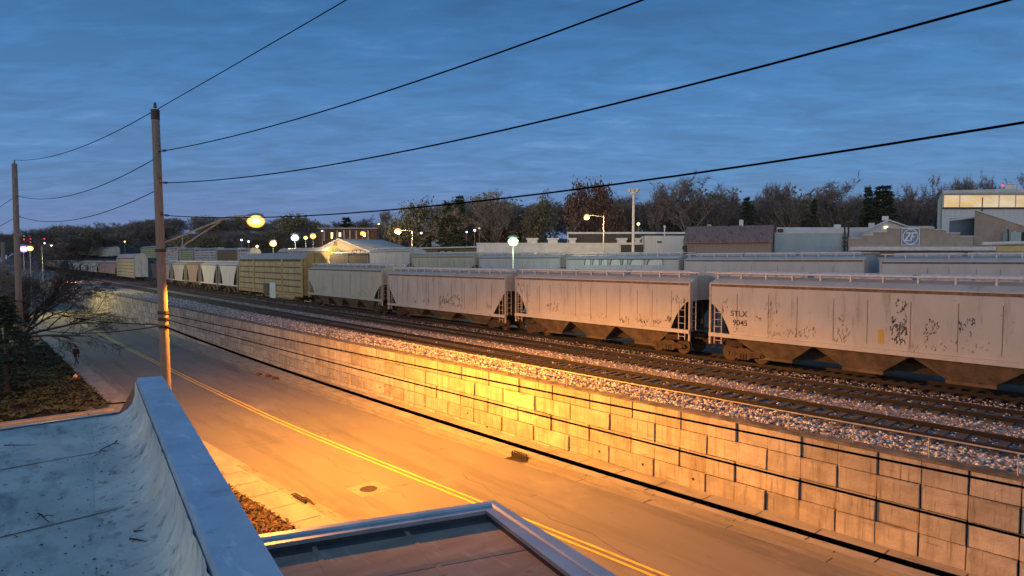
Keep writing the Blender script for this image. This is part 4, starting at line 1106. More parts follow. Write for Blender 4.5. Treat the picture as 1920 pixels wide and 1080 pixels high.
# ================================================================== plants
pm('bark', (.045, .035, .028), (.075, .06, .048), 8, (3, 3, .5), rough=.95)
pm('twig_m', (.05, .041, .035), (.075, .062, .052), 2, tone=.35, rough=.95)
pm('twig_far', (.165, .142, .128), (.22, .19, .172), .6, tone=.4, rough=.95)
pm('leaf_rust', (.21, .125, .085), (.15, .095, .07), .4, tone=.55, rough=.9)
pm('leaf_olive', (.24, .20, .115), (.17, .16, .09), .4, tone=.55, rough=.9)
pm('needle', (.04, .065, .045), (.055, .08, .05), .5, tone=.5, rough=.9)
pm('juniper', (.035, .052, .020), (.065, .070, .028), .35, tone=.6, rough=.9)
def grow(seed, h, trunk=.3, spread=.75, twigs=4, depth=4, lean=(0, 0), ribs=True, droop=0., twl=.8, first=.28, nb=(3, 5), tw_w=.03):
    """returns (trunk MB, crown MB, tips)"""
    rr = random.Random(seed); tk, cr_ = MB(), MB(); tips = []
    def ribbon(a, b, w_):
        d = (b - a); s = d.cross(Vector((rr.uniform(-1, 1), rr.uniform(-1, 1), rr.uniform(-1, 1))))
        if s.length < 1e-6: return
        s = s.normalized() * w_; cr_.poly([a - s, a + s, b], 0, rr.random())
    def branch(p, d, L, r_, lev):
        n = 4; pts = [p]; dd = d.copy()
        for i in range(n):
            dd = (dd + Vector((rr.uniform(-1, 1), rr.uniform(-1, 1), rr.uniform(-.5, .9) - droop * lev * .25)) * .22).normalized()
            pts.append(pts[-1] + dd * L / n)
        rad = [r_ * (1 - .6 * i / n) for i in range(n + 1)]
        (tk if lev < 1 else cr_).tube(pts, rad, 8 if lev == 0 else (5 if lev == 1 else 3), 0, rr.random(), caps=False)
        if lev >= depth:
            for _ in range(twigs):
                k = rr.randint(1, n); q = pts[k]; e = q + (dd * .6 + Vector((rr.uniform(-1, 1), rr.uniform(-1, 1), rr.uniform(-.7, .8) - droop))).normalized() * L * twl * rr.uniform(.5, 1.1)
                ribbon(q, e, tw_w * rr.uniform(.6, 1.2)); tips.append(e)
            tips.append(pts[-1]); return
        c = rr.randint(*nb) + (2 if lev == 0 else 0)
        for j in range(c):
            f = first + (1 - first) * (j + rr.random()) / c if lev == 0 else .3 + .7 * (j + rr.random()) / c
            f = min(f, .999); k = int(f * n); q = pts[k].lerp(pts[k + 1], f * n - k)
            a = rr.uniform(0, 6.28) + j * 2.4
            out_ = Vector((math.cos(a), math.sin(a), 0)); nd = (dd * (1 - spread) + out_ * spread + ZV * .25 * (1 - droop * 2)).normalized()
            branch(q, nd, L * rr.uniform(.5, .72) * (1.15 - .45 * f if lev == 0 else 1), rad[k] * .55, lev + 1)
    branch(Vector((0, 0, 0)), Vector((lean[0], lean[1], 1)).normalized(), h * .62, trunk, 0)
    return tk, cr_, tips
def scale_to(mbs, h):
    z = sorted(v[2] for m in mbs for v in m.v); z = z[int(len(z) * .985)]; k = h / z
    for m in mbs: m.v = [(v[0] * k, v[1] * k, v[2] * k) for v in m.v]
    return k
def leaves(mb, tips, n, size, seed, jit=.6, mi=1):
    rr = random.Random(seed)
    for t in tips:
        for _ in range(n):
            p = Vector(t) + Vector((rr.gauss(0, jit), rr.gauss(0, jit), rr.gauss(0, jit * .8)))
            a, b = (Vector((rr.uniform(-1, 1), rr.uniform(-1, 1), rr.uniform(-1, 1))).normalized() * size * rr.uniform(.6, 1.3) for _ in (0, 1))
            mb.quad(p - a, p - b, p + a, p + b, mi, rr.random())
PROTO = {}
def proto(kind, seed):
    """unit-height-10 prototype: meshes for trunk and crown"""
    if kind == 'bare':
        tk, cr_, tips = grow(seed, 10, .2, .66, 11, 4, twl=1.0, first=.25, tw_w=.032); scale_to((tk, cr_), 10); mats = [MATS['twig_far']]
    elif kind in ('rust', 'olive'):
        tk, cr_, tips = grow(seed, 10, .22, .62, 2, 3, first=.2); k = scale_to((tk, cr_), 9.4); tips = [Vector(t) * k for t in tips]
        leaves(cr_, tips, 9, .22, seed, .6); mats = [MATS['twig_far'], MATS['leaf_rust' if kind == 'rust' else 'leaf_olive']]
    else:
        tk, cr_ = MB(), MB(); rr = random.Random(seed); tk.tube([(0, 0, 0), (.1, 0, 5), (0, .05, 9.8)], [.25, .16, .03], 8)
        z = 1.2
        while z < 9.8:
            R_ = (2.6 * (1 - (z / 10) ** 1.3) + .25) * rr.uniform(.75, 1.15)
            for j in range(7):
                a = rr.uniform(0, 6.28); L = R_ * rr.uniform(.6, 1.15); d = Vector((math.cos(a), math.sin(a), rr.uniform(-.25, .2)))
                e = Vector((0, 0, z)) + d * L; cr_.tube([(0, 0, z), Vector((0, 0, z)).lerp(e, .6) + ZV * .1, e], [.05, .035, .012], 3, 0, .4, False)
                for q in range(9):
                    f = rr.uniform(.3, 1.05); p = Vector((0, 0, z)).lerp(e, f)
                    for _ in range(3):
                        v_ = (d + Vector((rr.uniform(-1, 1), rr.uniform(-1, 1), rr.uniform(-.8, .5)))).normalized() * rr.uniform(.3, .6)
                        s = v_.cross(Vector((rr.uniform(-1, 1), rr.uniform(-1, 1), 1))).normalized() * .10
                        cr_.poly([p - s, p + s, p + v_], 1, rr.random())
            z += rr.uniform(.28, .5)
        mats = [MATS['bark'], MATS['needle']]
    t_ = tk.build('trunk', MATS['bark'], recalc=False); c_ = cr_.build('crown', mats, recalc=False)
    me = (t_.data, c_.data, tk, cr_)
    bpy.data.objects.remove(t_); bpy.data.objects.remove(c_)
    return me
for kind, n in (('bare', 4), ('rust', 2), ('olive', 2), ('evergreen', 2)):
    for i in range(n): PROTO[(kind, i)] = proto(kind, 40 + i * 13 + len(kind))
NAMES = dict(bare='bare_tree', rust='rusty_leaved_tree', olive='olive_leaved_tree', evergreen='evergreen_tree')
def tree(px, pytop, z, kind, i, label, wpx=None, group='trees behind the yard', zbase=None):
    p = at_z(px, 480, z); g_ = G(p.x, p.y) if zbase is None else zbase; h = at_z(px, pytop, z).z - g_
    o = thing(NAMES[kind], label, 'tree', (p.x, p.y, g_ - .1), (px * 1.7) % 6.28, group)
    tm, cm, _, cmb = PROTO[(kind, i)]
    s = h / 10; k = s
    if wpx:
        w0 = 2 * sorted(math.hypot(v[0], v[1]) for v in cmb.v)[int(len(cmb.v) * .95)]
        k = wpx * z / F / w0
    o.scale = (k, k, s)
    for n_, me in (('trunk', tm), ('crown', cm)):
        c = bpy.data.objects.new(n_, me); COL.objects.link(c); c.parent = o
    return o
TL = [(1066, 344, 135, 'rust', 0, 90, 'tall rusty brown tree behind the orange lamp with an arm'),
      (1150, 347, 138, 'rust', 1, 92, 'rusty brown tree just left of the tall floodlight mast'),
      (1003, 374, 150, 'olive', 0, 62, 'dim olive tree between the greenish lamp and the tall rusty tree'),
      (935, 362, 145, 'bare', 0, 95, 'bare tree behind the greenish white lamp'),
      (862, 361, 150, 'evergreen', 0, 50, 'tall dark pine-like tree left of the greenish white lamp'),
      (838, 375, 155, 'evergreen', 1, 44, 'dark evergreen beside the small white gabled house'),
      (898, 376, 160, 'olive', 1, 60, 'dim olive tree between the dark pines and the greenish lamp'),
      (771, 381, 165, 'olive', 0, 88, 'round brown-green tree lit by an orange lamp'),
      (733, 398, 200, 'bare', 1, 50, 'bare tree left of the tree lit by the orange lamp'),
      (650, 405, 230, 'evergreen', 1, 52, 'round dark tree rising behind the brick building'),
      (690, 411, 240, 'bare', 2, 60, 'bare tree right of the round dark tree behind the brick building'),
      (1222, 356, 130, 'bare', 1, 66, 'bare tree just right of the floodlight mast'),
      (1292, 337, 125, 'bare', 2, 112, 'largest bare tree, above the rusty-roofed shed'),
      (1356, 353, 130, 'bare', 3, 68, 'slim bare tree between the largest bare one and a dark evergreen'),
      (1400, 364, 118, 'evergreen', 0, 54, 'dark evergreen above the right chimney of the rusty-roofed shed'),
      (1438, 360, 132, 'bare', 0, 64, 'bare tree just right of the evergreen above the shed'),
      (1482, 345, 125, 'bare', 1, 92, 'wide bare tree above the teal wall'),
      (1524, 369, 120, 'evergreen', 1, 34, 'small dark evergreen between two bare trees'),
      (1572, 344, 125, 'bare', 2, 100, 'dense bare tree left of the biggest evergreen'),
      (1652, 341, 110, 'evergreen', 0, 84, 'biggest dark evergreen, above the round factory sign'),
      (1625, 345, 114, 'evergreen', 1, 44, 'pointed dark evergreen touching the biggest one on its left'),
      (1702, 352, 120, 'bare', 3, 56, 'bare tree just right of the biggest evergreen'),
      (1742, 338, 125, 'bare', 0, 70, 'bare tree at the left end of the large white factory hall'),
      (1783, 338, 130, 'bare', 1, 66, 'bare tree behind the left part of the white factory hall'),
      (1826, 341, 130, 'bare', 2, 60, 'bare tree behind the middle of the white factory hall'),
      (1865, 340, 130, 'bare', 3, 60, 'bare tree behind the rooftop unit with the red light'),
      (1908, 335, 130, 'bare', 0, 66, 'bare tree at the right edge behind the white factory hall'),
      (1333, 372, 150, 'bare', 0, 80, 'low bare tree in the gap right of the largest bare tree'),
      (1253, 374, 150, 'bare', 3, 80, 'low bare tree in the gap left of the largest bare tree'),
      (1525, 362, 150, 'bare', 1, 80, 'bare tree standing behind the small dark evergreen'),
      (560, 404, 260, 'olive', 1, 80, 'brownish tree behind the white lamps, right of the street lamp')]
for (px, py, z, kd, i, wp, lb) in TL: tree(px, py, z, kd, i, lb, wp)
# far woods: reads as one mass
def woods(xs, z0, z1, ytop, n, name, label, seed, kinds=('bare', 'bare', 'bare', 'olive')):
    rr = random.Random(seed); v, f, mi, tn = [], [], [], []
    for i in range(n):
        px = rr.uniform(*xs); z = rr.uniform(z0, z1); p = at_z(px, 480, z); g_ = G(p.x, p.y)
        kd = rr.choice(kinds); pr = PROTO[(kd, rr.randint(0, 1))]
        h = at_z(px, ytop(px) + rr.uniform(-3, 12), z).z - g_; h = max(h, 4)
        a = rr.uniform(0, 6.28); ca, sa = math.cos(a), math.sin(a); s = h / 10
        for mb, base_mi in ((pr[3], 0),):
            b = len(v); keep = rr.random()
            v += [(p.x + (q[0] * ca - q[1] * sa) * s * 1.25, p.y + (q[0] * sa + q[1] * ca) * s * 1.25, g_ + q[2] * s) for q in mb.v]
            f += [tuple(k + b for k in q) for q in mb.f]; mi += [1 if (m_ == 1) else 0 for m_ in mb.mi]; tn += [min(1, .6 * t_ + .4 * keep) for t_ in mb.tn]
    m = MB(); m.v, m.f, m.mi, m.tn = v, f, mi, tn
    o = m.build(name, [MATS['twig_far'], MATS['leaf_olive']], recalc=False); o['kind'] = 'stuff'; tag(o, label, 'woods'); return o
woods((-120, 640), 330, 520, lambda x: spline([-120, 60, 150, 230, 330, 420, 500, 640], [440, 440, 424, 420, 412, 408, 410, 420], x), 120, 'woodland', 'low brown bare woods along the horizon on the left', 1)
woods((345, 640), 235, 330, lambda x: 436, 60, 'woodland', 'nearer strip of dim bare trees behind the pale car carriers', 5)
woods((620, 860), 260, 330, lambda x: 420, 30, 'woodland', 'dim woods behind the brick building and the white house', 2)
woods((830, 1960), 150, 190, lambda x: 380 if x < 1250 else 374, 62, 'woodland', 'grey bare woods filling the gaps behind the tree row on the right', 3)
# near left: bare tree over the road, dark evergreens, junipers
tz = 53.0
b_ = at_z(50, 700, tz); b_.z = Zr(b_.x)
bt = thing('bare_tree', 'dark bare tree with long twiggy branches hanging over the road on the left', 'tree', b_)
rr = random.Random(4); tk, cr_ = MB(), MB()
tk.tube([(0, 0, 0), (.05, 0, 1.5), (.1, .1, 3.2)], [.3, .24, .2], 10)
tk.tube([(.1, .1, 3.1), (-.3, .2, 4.5), (-.6, .4, 6.4), (-.5, .5, 8)], [.18, .13, .08, .03], 8)
RTv = RT.copy()
def limb(p, d, L, r_, lev, dro):
    n = 6; pts = [p]; dd = d.copy()
    for i in range(n):
        dd = (dd + Vector((rr.uniform(-1, 1), rr.uniform(-1, 1), rr.uniform(-.8, .8) - dro)) * .13).normalized(); pts.append(pts[-1] + dd * L / n)
    rad = [max(.008, r_ * (1 - .75 * i / n)) for i in range(n + 1)]
    (tk if lev == 0 else cr_).tube(pts, rad, 7 if lev == 0 else (5 if lev < 2 else 3), 0, rr.random(), caps=False)
    if lev >= 3:
        for _ in range(8):
            q = pts[rr.randint(1, n)]; e = q + (dd + Vector((rr.uniform(-1, 1), rr.uniform(-1, 1), rr.uniform(-.9, .6))) * .8).normalized() * L * rr.uniform(.3, .8)
            s = (e - q).cross(Vector((rr.uniform(-1, 1), rr.uniform(-1, 1), rr.uniform(-1, 1)))).normalized() * .013
            cr_.poly([q - s, q + s, e], 0, rr.random())
        return
    for j in range(6 if lev == 0 else 5):
        f = .22 + .78 * (j + rr.random()) / 6; f = min(f, .99); k = int(f * n); q = pts[k].lerp(pts[k + 1], f * n - k)
        side = Vector((rr.uniform(-1, 1), rr.uniform(-1, 1), rr.uniform(-.5, .7)))
        limb(q, (dd * .85 + side * .75).normalized(), L * rr.uniform(.38, .6), rad[k] * .6, lev + 1, dro + .06)
for (a, el, L, z_) in ((0, .55, 6.2, 2.2), (.5, .75, 5.6, 2.6), (-.5, .32, 6.6, 1.9), (.15, .12, 6.8, 1.7), (-.2, .62, 5.6, 3.0), (.9, .45, 5.6, 2.6), (-.9, .6, 5, 2.8), (2.4, .7, 4.5, 3.0), (3.4, .9, 4, 3.1), (-2.0, .5, 4.5, 2.8), (.3, .85, 4.8, 3.1), (-.1, -.05, 6.0, 1.5)):
    d = (RT * math.cos(a) + FH * math.sin(a)); d = Vector((d.x, d.y, el + .22)).normalized(); limb(Vector((.08, .05, z_ + 1.0)), d, L * .98, .12, 0, .03)
tk.build('trunk', MATS['bark'], bt, recalc=False); cr_.build('crown', MATS['twig_m'], bt, recalc=False)
tree(4, 545, 41, 'evergreen', 0, 'dark evergreen at the left edge above the ground cover', 100, 'bushes at the left edge', -3.5)
tree(-2, 470, 60, 'bare', 1, 'bare bush cut off by the left edge of the picture', 90, 'bushes at the left edge', -3.5)
tree(30, 500, 52, 'bare', 2, 'bare bush beside the trunk of the near bare tree', 100, 'bushes at the left edge', -3.5)
p = at_z(122, 548, 150); lit = thing('autumn_bush', 'small orange-brown leafy tree by the road far off on the left', 'tree', (p.x, p.y, Zr(p.x)))
tk, cr_, tips = grow(77, 5, .1, .6, 3, 3); kk = scale_to((tk, cr_), 4.6); leaves(cr_, [Vector(t) * kk for t in tips], 3, .16, 5, .3)
pm('leaf_orange', (.45, .14, .05), (.28, .09, .04), 1, tone=.4, rough=.9)
tk.build('trunk', MATS['bark'], lit, recalc=False); cr_.build('crown', [MATS['twig_m'], MATS['leaf_orange']], lit, recalc=False)
# juniper bed
jb = MB(); rj = random.Random(8)
def jh(x, y): return .22 + .16 * math.sin(x * 1.3 + y * .7) * math.sin(y * 1.1 - x * .4) + .08 * math.sin(x * 3.1) * math.sin(y * 2.7)
n = 0
while n < 19000:
    X = rj.uniform(-84, -43.2); D = rj.uniform(-24, near_edge(X) - 1.8)
    h = max(.06, jh(X, D)) ; n += 1; tn = min(1, max(0, rj.gauss(.5, .25) + (h - .25) * 1.2))
    c = Vector((X, D, Zr(X) + h))
    for _ in range(4):
        a = rj.uniform(0, 6.28); L = rj.uniform(.15, .38); d = Vector((math.cos(a), math.sin(a), rj.uniform(-.1, .6))) * L; s = Vector((-math.sin(a), math.cos(a), rj.uniform(-.5, .5))) * L * .28
        jb.poly([c - s, c + s, c + d], 0, tn)
o = jb.build('juniper_bed', MATS['juniper'], recalc=False); o['kind'] = 'stuff'; tag(o, 'bed of dark spreading evergreen ground cover left of the near pavement', 'ground cover')
bs = MB(); p = None
pm('soil', (.022, .017, .012), (.04, .03, .02), 3, rough=1, bump=.5, bscale=10)
for X in frange(-85, -43.0, 3):
    a = [(X, -30, Zr(X) + .0), (X, near_edge(X) - 1.76, Zr(X) + .05)]
    if p: bs.quad(p[0], a[0], a[1], p[1])
    p = a
struct('soil', bs, MATS['soil'])
e_ = MB(); X = -42.8; e_.box(X - .22, X + .22, -26, near_edge(X) - 1.8, Zr(X) - .1, Zr(X) + .17); struct('kerb_edging', e_, MATS['concrete'])
pk = MB(); pk.quad((-42.5, -30, Zr(-46) + .03), (-27.5, -30, Zr(-31) + .03), (-27.5, near_edge(-27.5) - 3.1, Zr(-31) + .12), (-42.5, near_edge(-42.5) - 3.1, Zr(-46) + .12)); struct('driveway', pk, MATS['concrete'])
# leaf-strewn strip between the pavement and the building
pm('mulch', (.11, .065, .03), (.06, .045, .022), 4, rough=1, bump=.6, bscale=18)
pm('leaf_brown', (.22, .12, .05), (.10, .085, .03), 3, tone=.6, rough=.9)
ms = MB(); p = None
for X in frange(-27.5, 2, 2.5):
    a = [(X, near_edge(X) - 8, Zr(X) + .05), (X, near_edge(X) - 1.705, Zr(X) + .13)]
    if p: ms.quad(p[0], a[0], a[1], p[1])
    p = a
struct('verge', ms, MATS['mulch'])
ll = MB()
for i in range(7000):
    X = rj.uniform(-28, -13); D = near_edge(X) - 1.6 - abs(rj.gauss(0, 1.6)); c = Vector((X, D, Zr(X) + .12 + rj.uniform(0, .03)))
    a, b = (Vector((rj.uniform(-1, 1), rj.uniform(-1, 1), rj.uniform(-.5, .6))).normalized() * rj.uniform(.03, .075) for _ in (0, 1)); ll.quad(c - a, c - b, c + a, c + b, 0, rj.random())
o = ll.build('fallen_leaves', MATS['leaf_brown'], recalc=False); o['kind'] = 'stuff'; tag(o, 'brown fallen leaves and grass beside the near pavement', 'leaves')
#PART5
# ================================================================== PART 5: buildings, lamps, person
pm('siding_white', (.55, .60, .62), (.46, .51, .53), 1, (6, 1, .2), rough=.6, bump=.2, bscale=3, bstretch=(12, 12, .1), layers=[((.34, .36, .36), .6, (1, 1, .5), .6, .8)])
pm('siding_teal', (.36, .47, .48), (.30, .40, .42), .5, (1, 1, .5), rough=.6, layers=[((.24, .28, .28), 1, (1, 1, .3), .6, .8)])
pm('siding_blue', (.10, .16, .22), (.08, .13, .18), 1, rough=.6)
pm('roof_white', (.58, .62, .64), (.46, .50, .52), .7, (1, 1, 1), rough=.6, layers=[((.28, .30, .30), .9, (1, 1, 1), .62, .8)])
pm('roof_rust', (.25, .13, .10), (.33, .235, .20), 1.3, (5, 1, .6), rough=.7, bump=.35, bscale=3, bstretch=(14, .2, .2), layers=[((.09, .055, .045), .9, (2, 1, 1), .56, .7), ((.30, .26, .24), 1.6, (4, 1, 1), .62, .78)])
pm('shed_wall', (.34, .28, .235), (.28, .23, .195), 1.2, (9, 1, .3), rough=.85, bump=.2, bscale=3, bstretch=(12, 1, .1))
pm('beige_brick', (.36, .31, .25), (.29, .25, .205), 1.1, rough=.9, bump=.3, bscale=14, bstretch=(1, 1, 3), layers=[((.20, .165, .13), 2.2, (.6, 1, 2.5), .60, .72)])
pm('beige_stucco', (.50, .42, .31), (.42, .35, .26), 1, rough=.9)
pm('brick_red', (.14, .08, .06), (.10, .06, .05), 2, rough=.9)
pm('roof_grey', (.40, .43, .46), (.32, .35, .38), .7, rough=.7)
pm('olive_boards', (.20, .16, .085), (.15, .12, .065), 1.5, (1, 1, 6), rough=.9)
pm('dark_opening', (.012, .012, .014), rough=.4)
pm('dark_wall', (.085, .075, .068), (.06, .055, .05), .7, rough=.9)
pm('sign_blue', (.18, .26, .36), (.15, .22, .31), 2, rough=.5)
pm('sign_white', (.72, .76, .8), rough=.5)
pm('white_trim', (.66, .68, .68), (.54, .56, .56), 2, (1, 1, 1), rough=.6)
pm('trim_lit_yellow', (.62, .48, .20), (.5, .38, .15), 2, rough=.6)  # white trim with the yellow lamplight put into its colour
pm('rock_dark', (.06, .055, .05), rough=.8)
gm = bpy.data.materials.new('sunset_tint_glass'); gm.use_nodes = True; nt = NT(gm.node_tree); b = gm.node_tree.nodes['Principled BSDF']
b.inputs['Base Color'].default_value = (.62, .46, .22, 1); b.inputs['Metallic'].default_value = 1; b.inputs['Roughness'].default_value = .06  # yellow of the reflected sunset painted into the mirror tint
bn = nt.new('ShaderNodeBump'); bn.inputs['Strength'].default_value = .25; bn.inputs['Distance'].default_value = .12
nt.link(noise(nt, nt.new('ShaderNodeTexCoord').outputs['Object'], .35, 2, (1, 1, 1.6)), bn.inputs['Height']); nt.link(bn.outputs[0], b.inputs['Normal']); cz_n = mix(nt, ramp01(nt, noise(nt, nt.new('ShaderNodeTexCoord').outputs['Object'], .5, 3, (.5, 1, 1.4)), .4, .65), (.62, .46, .22), (.66, .58, .42)); nt.link(cz_n, b.inputs['Base Color']); MATS['sunset_tint_glass'] = gm
RZ = math.atan2(RT.y, RT.x)
BL = []
class Bld:
    """building facing the viewer: local x to the right, y away, z up; edges given by bearings seen from the camera mast at depth z"""
    def __init__(s, name, label, cat, pxc, z, group=None):
        p = at_z(pxc, 480, z); s.z = z; s.pxc = pxc; s.k = (pxc - 960) / F; s.g = G(p.x, p.y) - .5; BL.append(s)
        s.t = thing(name, label, cat, (p.x, p.y, s.g), RZ, group)
    def x(s, px, y=0): return (px - 960) / F * (s.z + y) - s.k * (s.z + y)
    def h(s, py, y=0): return at_z(960, py, s.z + y).z - s.g
    def box(s, name, mat, x0, x1, yt, yb, y0=0, y1=6):
        m = MB(); m.box(s.x(x0), s.x(x1), y0, y1, 0 if yb is None else s.h(yb), s.h(yt)); return m.build(name, mat, s.t)
    def poly(s, name, mat, pts, y0=0, y1=.3):
        m = MB(); m.prism([(s.x(a), s.h(b)) for a, b in pts], y0, y1, 'y'); return m.build(name, mat, s.t)
# white factory hall
B = Bld('factory_hall', 'large white factory hall at the right edge with a long window strip reflecting the sunset', 'building', 1850, 90)
B.box('wall', MATS['siding_white'], 1764, 2060, 357, None, 0, 25)
B.poly('side_wall', MATS['siding_teal'], [(1755, 375), (1763.5, 356), (1763.5, 470), (1755, 470)], .3, 8)
m = MB(); m.quad((B.x(1762), -.2, B.h(357.5)), (B.x(2062), -.2, B.h(350)), (B.x(2062), 25, B.h(352)), (B.x(1762), 25, B.h(357))); m.quad((B.x(1762), -.2, B.h(363)), (B.x(2062), -.2, B.h(360)), (B.x(2062), -.2, B.h(350)), (B.x(1762), -.2, B.h(357.5))); m.build('roof', MATS['roof_white'], B.t)
m = MB(); m.box(B.x(1766), B.x(2060), -.10, -.04, B.h(388.5), B.h(366)); m.build('window_strip', MATS['sunset_tint_glass'], B.t)
m = MB(); m.box(B.x(1764), B.x(2060), -.16, -.02, B.h(392), B.h(389)); m.box(B.x(1764), B.x(2060), -.16, -.02, B.h(366), B.h(365)); m.box(B.x(1837), B.x(1838), -.16, -.05, B.h(398), B.h(370)); m.build('window_frame', MATS['dark_wall'], B.t)
[B.box('mullion', MATS['white_trim'], a, a + .9, 366, 388.5, -.15, -.05) for a in (1795, 1868, 1899)]
B.box('rooftop_unit', MATS['white_trim'], 1881, 1903, 340, 353, 4, 6); B.box('rooftop_unit', MATS['white_trim'], 1886, 1899, 336, 339.5, 4, 6)
# red beacon
lamp_mat('glow_red', (1, .03, .02), 3); lamp_mat('glow_green', (.05, 1, .4), 3); lamp_mat('glow_orange', (1, .38, .02), 26); lamp_mat('glow_warm', (1, .66, .12), 16)
lamp_mat('glow_white', (.6, .75, 1), 9); lamp_mat('glow_greenwhite', (.35, 1, .30), 12); lamp_mat('glow_yellow', (1, .8, .2), 10); lamp_mat('glow_violet', (.5, .25, 1), 12); lamp_mat('window_lit', (1, .8, .45), 2.2)
m = MB(); m.blob((B.x(1876), 3.5, B.h(343)), .22, 1, 0, .5, 2); m.build('beacon', MATS['glow_red'], B.t)
# beige building
B = Bld('beige_annex', 'beige brick building with a slanting roofline in front of the white factory hall', 'building', 1870, 66)
B.poly('wall', MATS['beige_brick'], [(1825, 394), (1920, 425), (2010, 452), (2010, 480), (1825, 480)], 0, 8)
B.poly('coping', MATS['white_trim'], [(1824, 392.5), (1920, 423.5), (2010, 450.5), (2010, 452.3), (1920, 425.3), (1824, 394.2)], -.1, 8.1)
B.box('doorway', MATS['dark_opening'], 1902, 1960, 435, 456, -.05, .05)
B.box('downpipe', MATS['white_trim'], 1897, 1900, 433, 458, -.2, -.06)
B.box('blue_wall', MATS['siding_blue'], 1776, 1824.5, 408, 470, 1.5, 7)
B.poly('blue_roof', MATS['roof_white'], [(1775, 410.5), (1825, 405.5), (1825, 408), (1775, 413)], 1.2, 7)
m = MB(); m.box(B.x(1877), B.x(1896), -1.2, -.1, B.h(454), B.h(436)); m.build('duct_box', MATS['siding_teal'], B.t)
m = MB(); m.tube([(B.x(1875), -.9, B.h(430)), (B.x(1877), -.9, B.h(440)), (B.x(1877), -.9, B.h(457)), (B.x(1900), -.9, B.h(457))], .08, 8); m.build('pipe', MATS['rock_dark'], B.t)
# stepped brick front with the round sign
B = Bld('stepped_factory_front', 'beige brick factory front with a stepped parapet carrying a round blue and white sign', 'building', 1706, 60)
steps = [(1590, 447), (1613, 446), (1613, 441.5), (1636, 441), (1636, 435.5), (1661, 434.5), (1661, 428), (1750, 426.5), (1750, 431.5), (1773, 432.5), (1773, 437.5), (1798, 438), (1798, 443.5), (1824, 443.5), (1824, 480), (1590, 480)]
B.poly('wall', MATS['beige_brick'], steps, 0, .5)
m = MB()
for (a, ya), (b_2, yb) in zip(steps[:13], steps[1:14]):
    if b_2 > a: m.box(B.x(a - .8), B.x(b_2 + .8), -.06, .56, B.h(ya) - .0, B.h(ya) + .07)
m.build('coping', MATS['white_trim'], B.t)
B.box('hall', MATS['roof_white'], 1600, 1815, 448, None, .6, 14)
m = MB(); m.box(B.x(1592), B.x(1846), -1.4, -.02, B.h(470), B.h(463)); m.build('canopy', MATS['white_trim'], B.t)
m = MB(); m.tube([(B.x(1834), -.5, B.h(457)), (B.x(1925), -.5, B.h(455))], .16, 10); m.build('white_pipe', MATS['white_trim'], B.t)
m = MB(); m.box(B.x(1846), B.x(2000), -1.5, -.3, B.h(472), B.h(462)); m.build('yellow_lit_canopy', MATS['trim_lit_yellow'], B.t)
# sign: square panel, ring and the two letters
cx_, cz_ = B.x(1704.5), B.h(444); hs = (B.x(1721) - B.x(1688)) / 2 * 1.03
m = MB(); m.box(cx_ - hs, cx_ + hs, -.12, -.02, cz_ - hs * .93, cz_ + hs * .93); m.build('sign_panel', MATS['sign_blue'], B.t)
m = MB(); w_ = .055
m.box(cx_ - hs, cx_ + hs, -.15, -.121, cz_ + hs * .93 - w_, cz_ + hs * .93); m.box(cx_ - hs, cx_ + hs, -.15, -.121, cz_ - hs * .93, cz_ - hs * .93 + w_)
m.box(cx_ - hs, cx_ - hs + w_, -.149, -.121, cz_ - hs * .93 + w_, cz_ + hs * .93 - w_); m.box(cx_ + hs - w_, cx_ + hs, -.149, -.121, cz_ - hs * .93 + w_, cz_ + hs * .93 - w_)
for k in range(40):
    a0, a1 = 2 * math.pi * k / 40, 2 * math.pi * (k + 1) / 40; ro, ri = hs * .86, hs * .77
    m.poly([(cx_ + r_ * math.cos(a), -.135, cz_ + r_ * math.sin(a)) for r_, a in ((ro, a0), (ro, a1), (ri, a1), (ri, a0))])
S = hs * .48
def letter(pts): m.prism([(cx_ + x * S + z * S * .22, cz_ + z * S) for x, z in pts], -.15, -.122, 'y')
letter([(-1.15, 1), (-.05, 1), (-.05, .78), (-.78, -.74), (-.05, -.74), (-.05, -1), (-1.2, -1), (-1.2, -.78), (-.45, .74), (-1.15, .74)])
letter([(.12, -1), (.42, -1), (.42, 1), (.12, 1)]); letter([(.421, 1), (1.05, 1), (1.05, .74), (.421, .74)]); letter([(.421, .12), (.95, .12), (.95, -.14), (.421, -.14)])
m.build('sign_emblem', MATS['sign_white'], B.t)
# low gables behind
B = Bld('gabled_shed', 'low white gabled roofs between the stepped front and the teal wall', 'building', 1600, 78)
B.box('long_roof', MATS['roof_white'], 1450, 1632, 424, None, 3, 14)
B.poly('gable', MATS['siding_white'], [(1618, 432), (1661, 414), (1706, 428), (1706, 470), (1618, 470)], 0, .4)
m = MB(); d_ = 12
for (a, b_2) in (((1616, 433), (1661, 413)), ((1661, 413), (1708, 428.5))): m.quad((B.x(a[0]), -.4, B.h(a[1])), (B.x(b_2[0]), -.4, B.h(b_2[1])), (B.x(b_2[0]), d_, B.h(b_2[1])), (B.x(a[0]), d_, B.h(a[1])))
for (a, b_2) in (((1616, 433), (1661, 413)), ((1661, 413), (1708, 428.5))): m.bar((B.x(a[0]), -.4, B.h(a[1])), (B.x(b_2[0]), -.4, B.h(b_2[1])), .12, .16)
m.build('gable_roof', MATS['white_trim'], B.t)
B.box('roof_vent', MATS['white_trim'], 1653, 1665, 404, 412, 1, 2.2); B.box('roof_vent', MATS['white_trim'], 1628, 1640, 415, 424, 3.2, 4.4); B.box('roof_vent', MATS['white_trim'], 1560, 1574, 417.5, 424, 4, 6)
B.box('wall_lamp', MATS['window_lit'], 1655, 1662, 424, 429, -.2, -.05); B.box('louvre', MATS['dark_wall'], 1452, 1463, 427, 435, 2.8, 2.98)
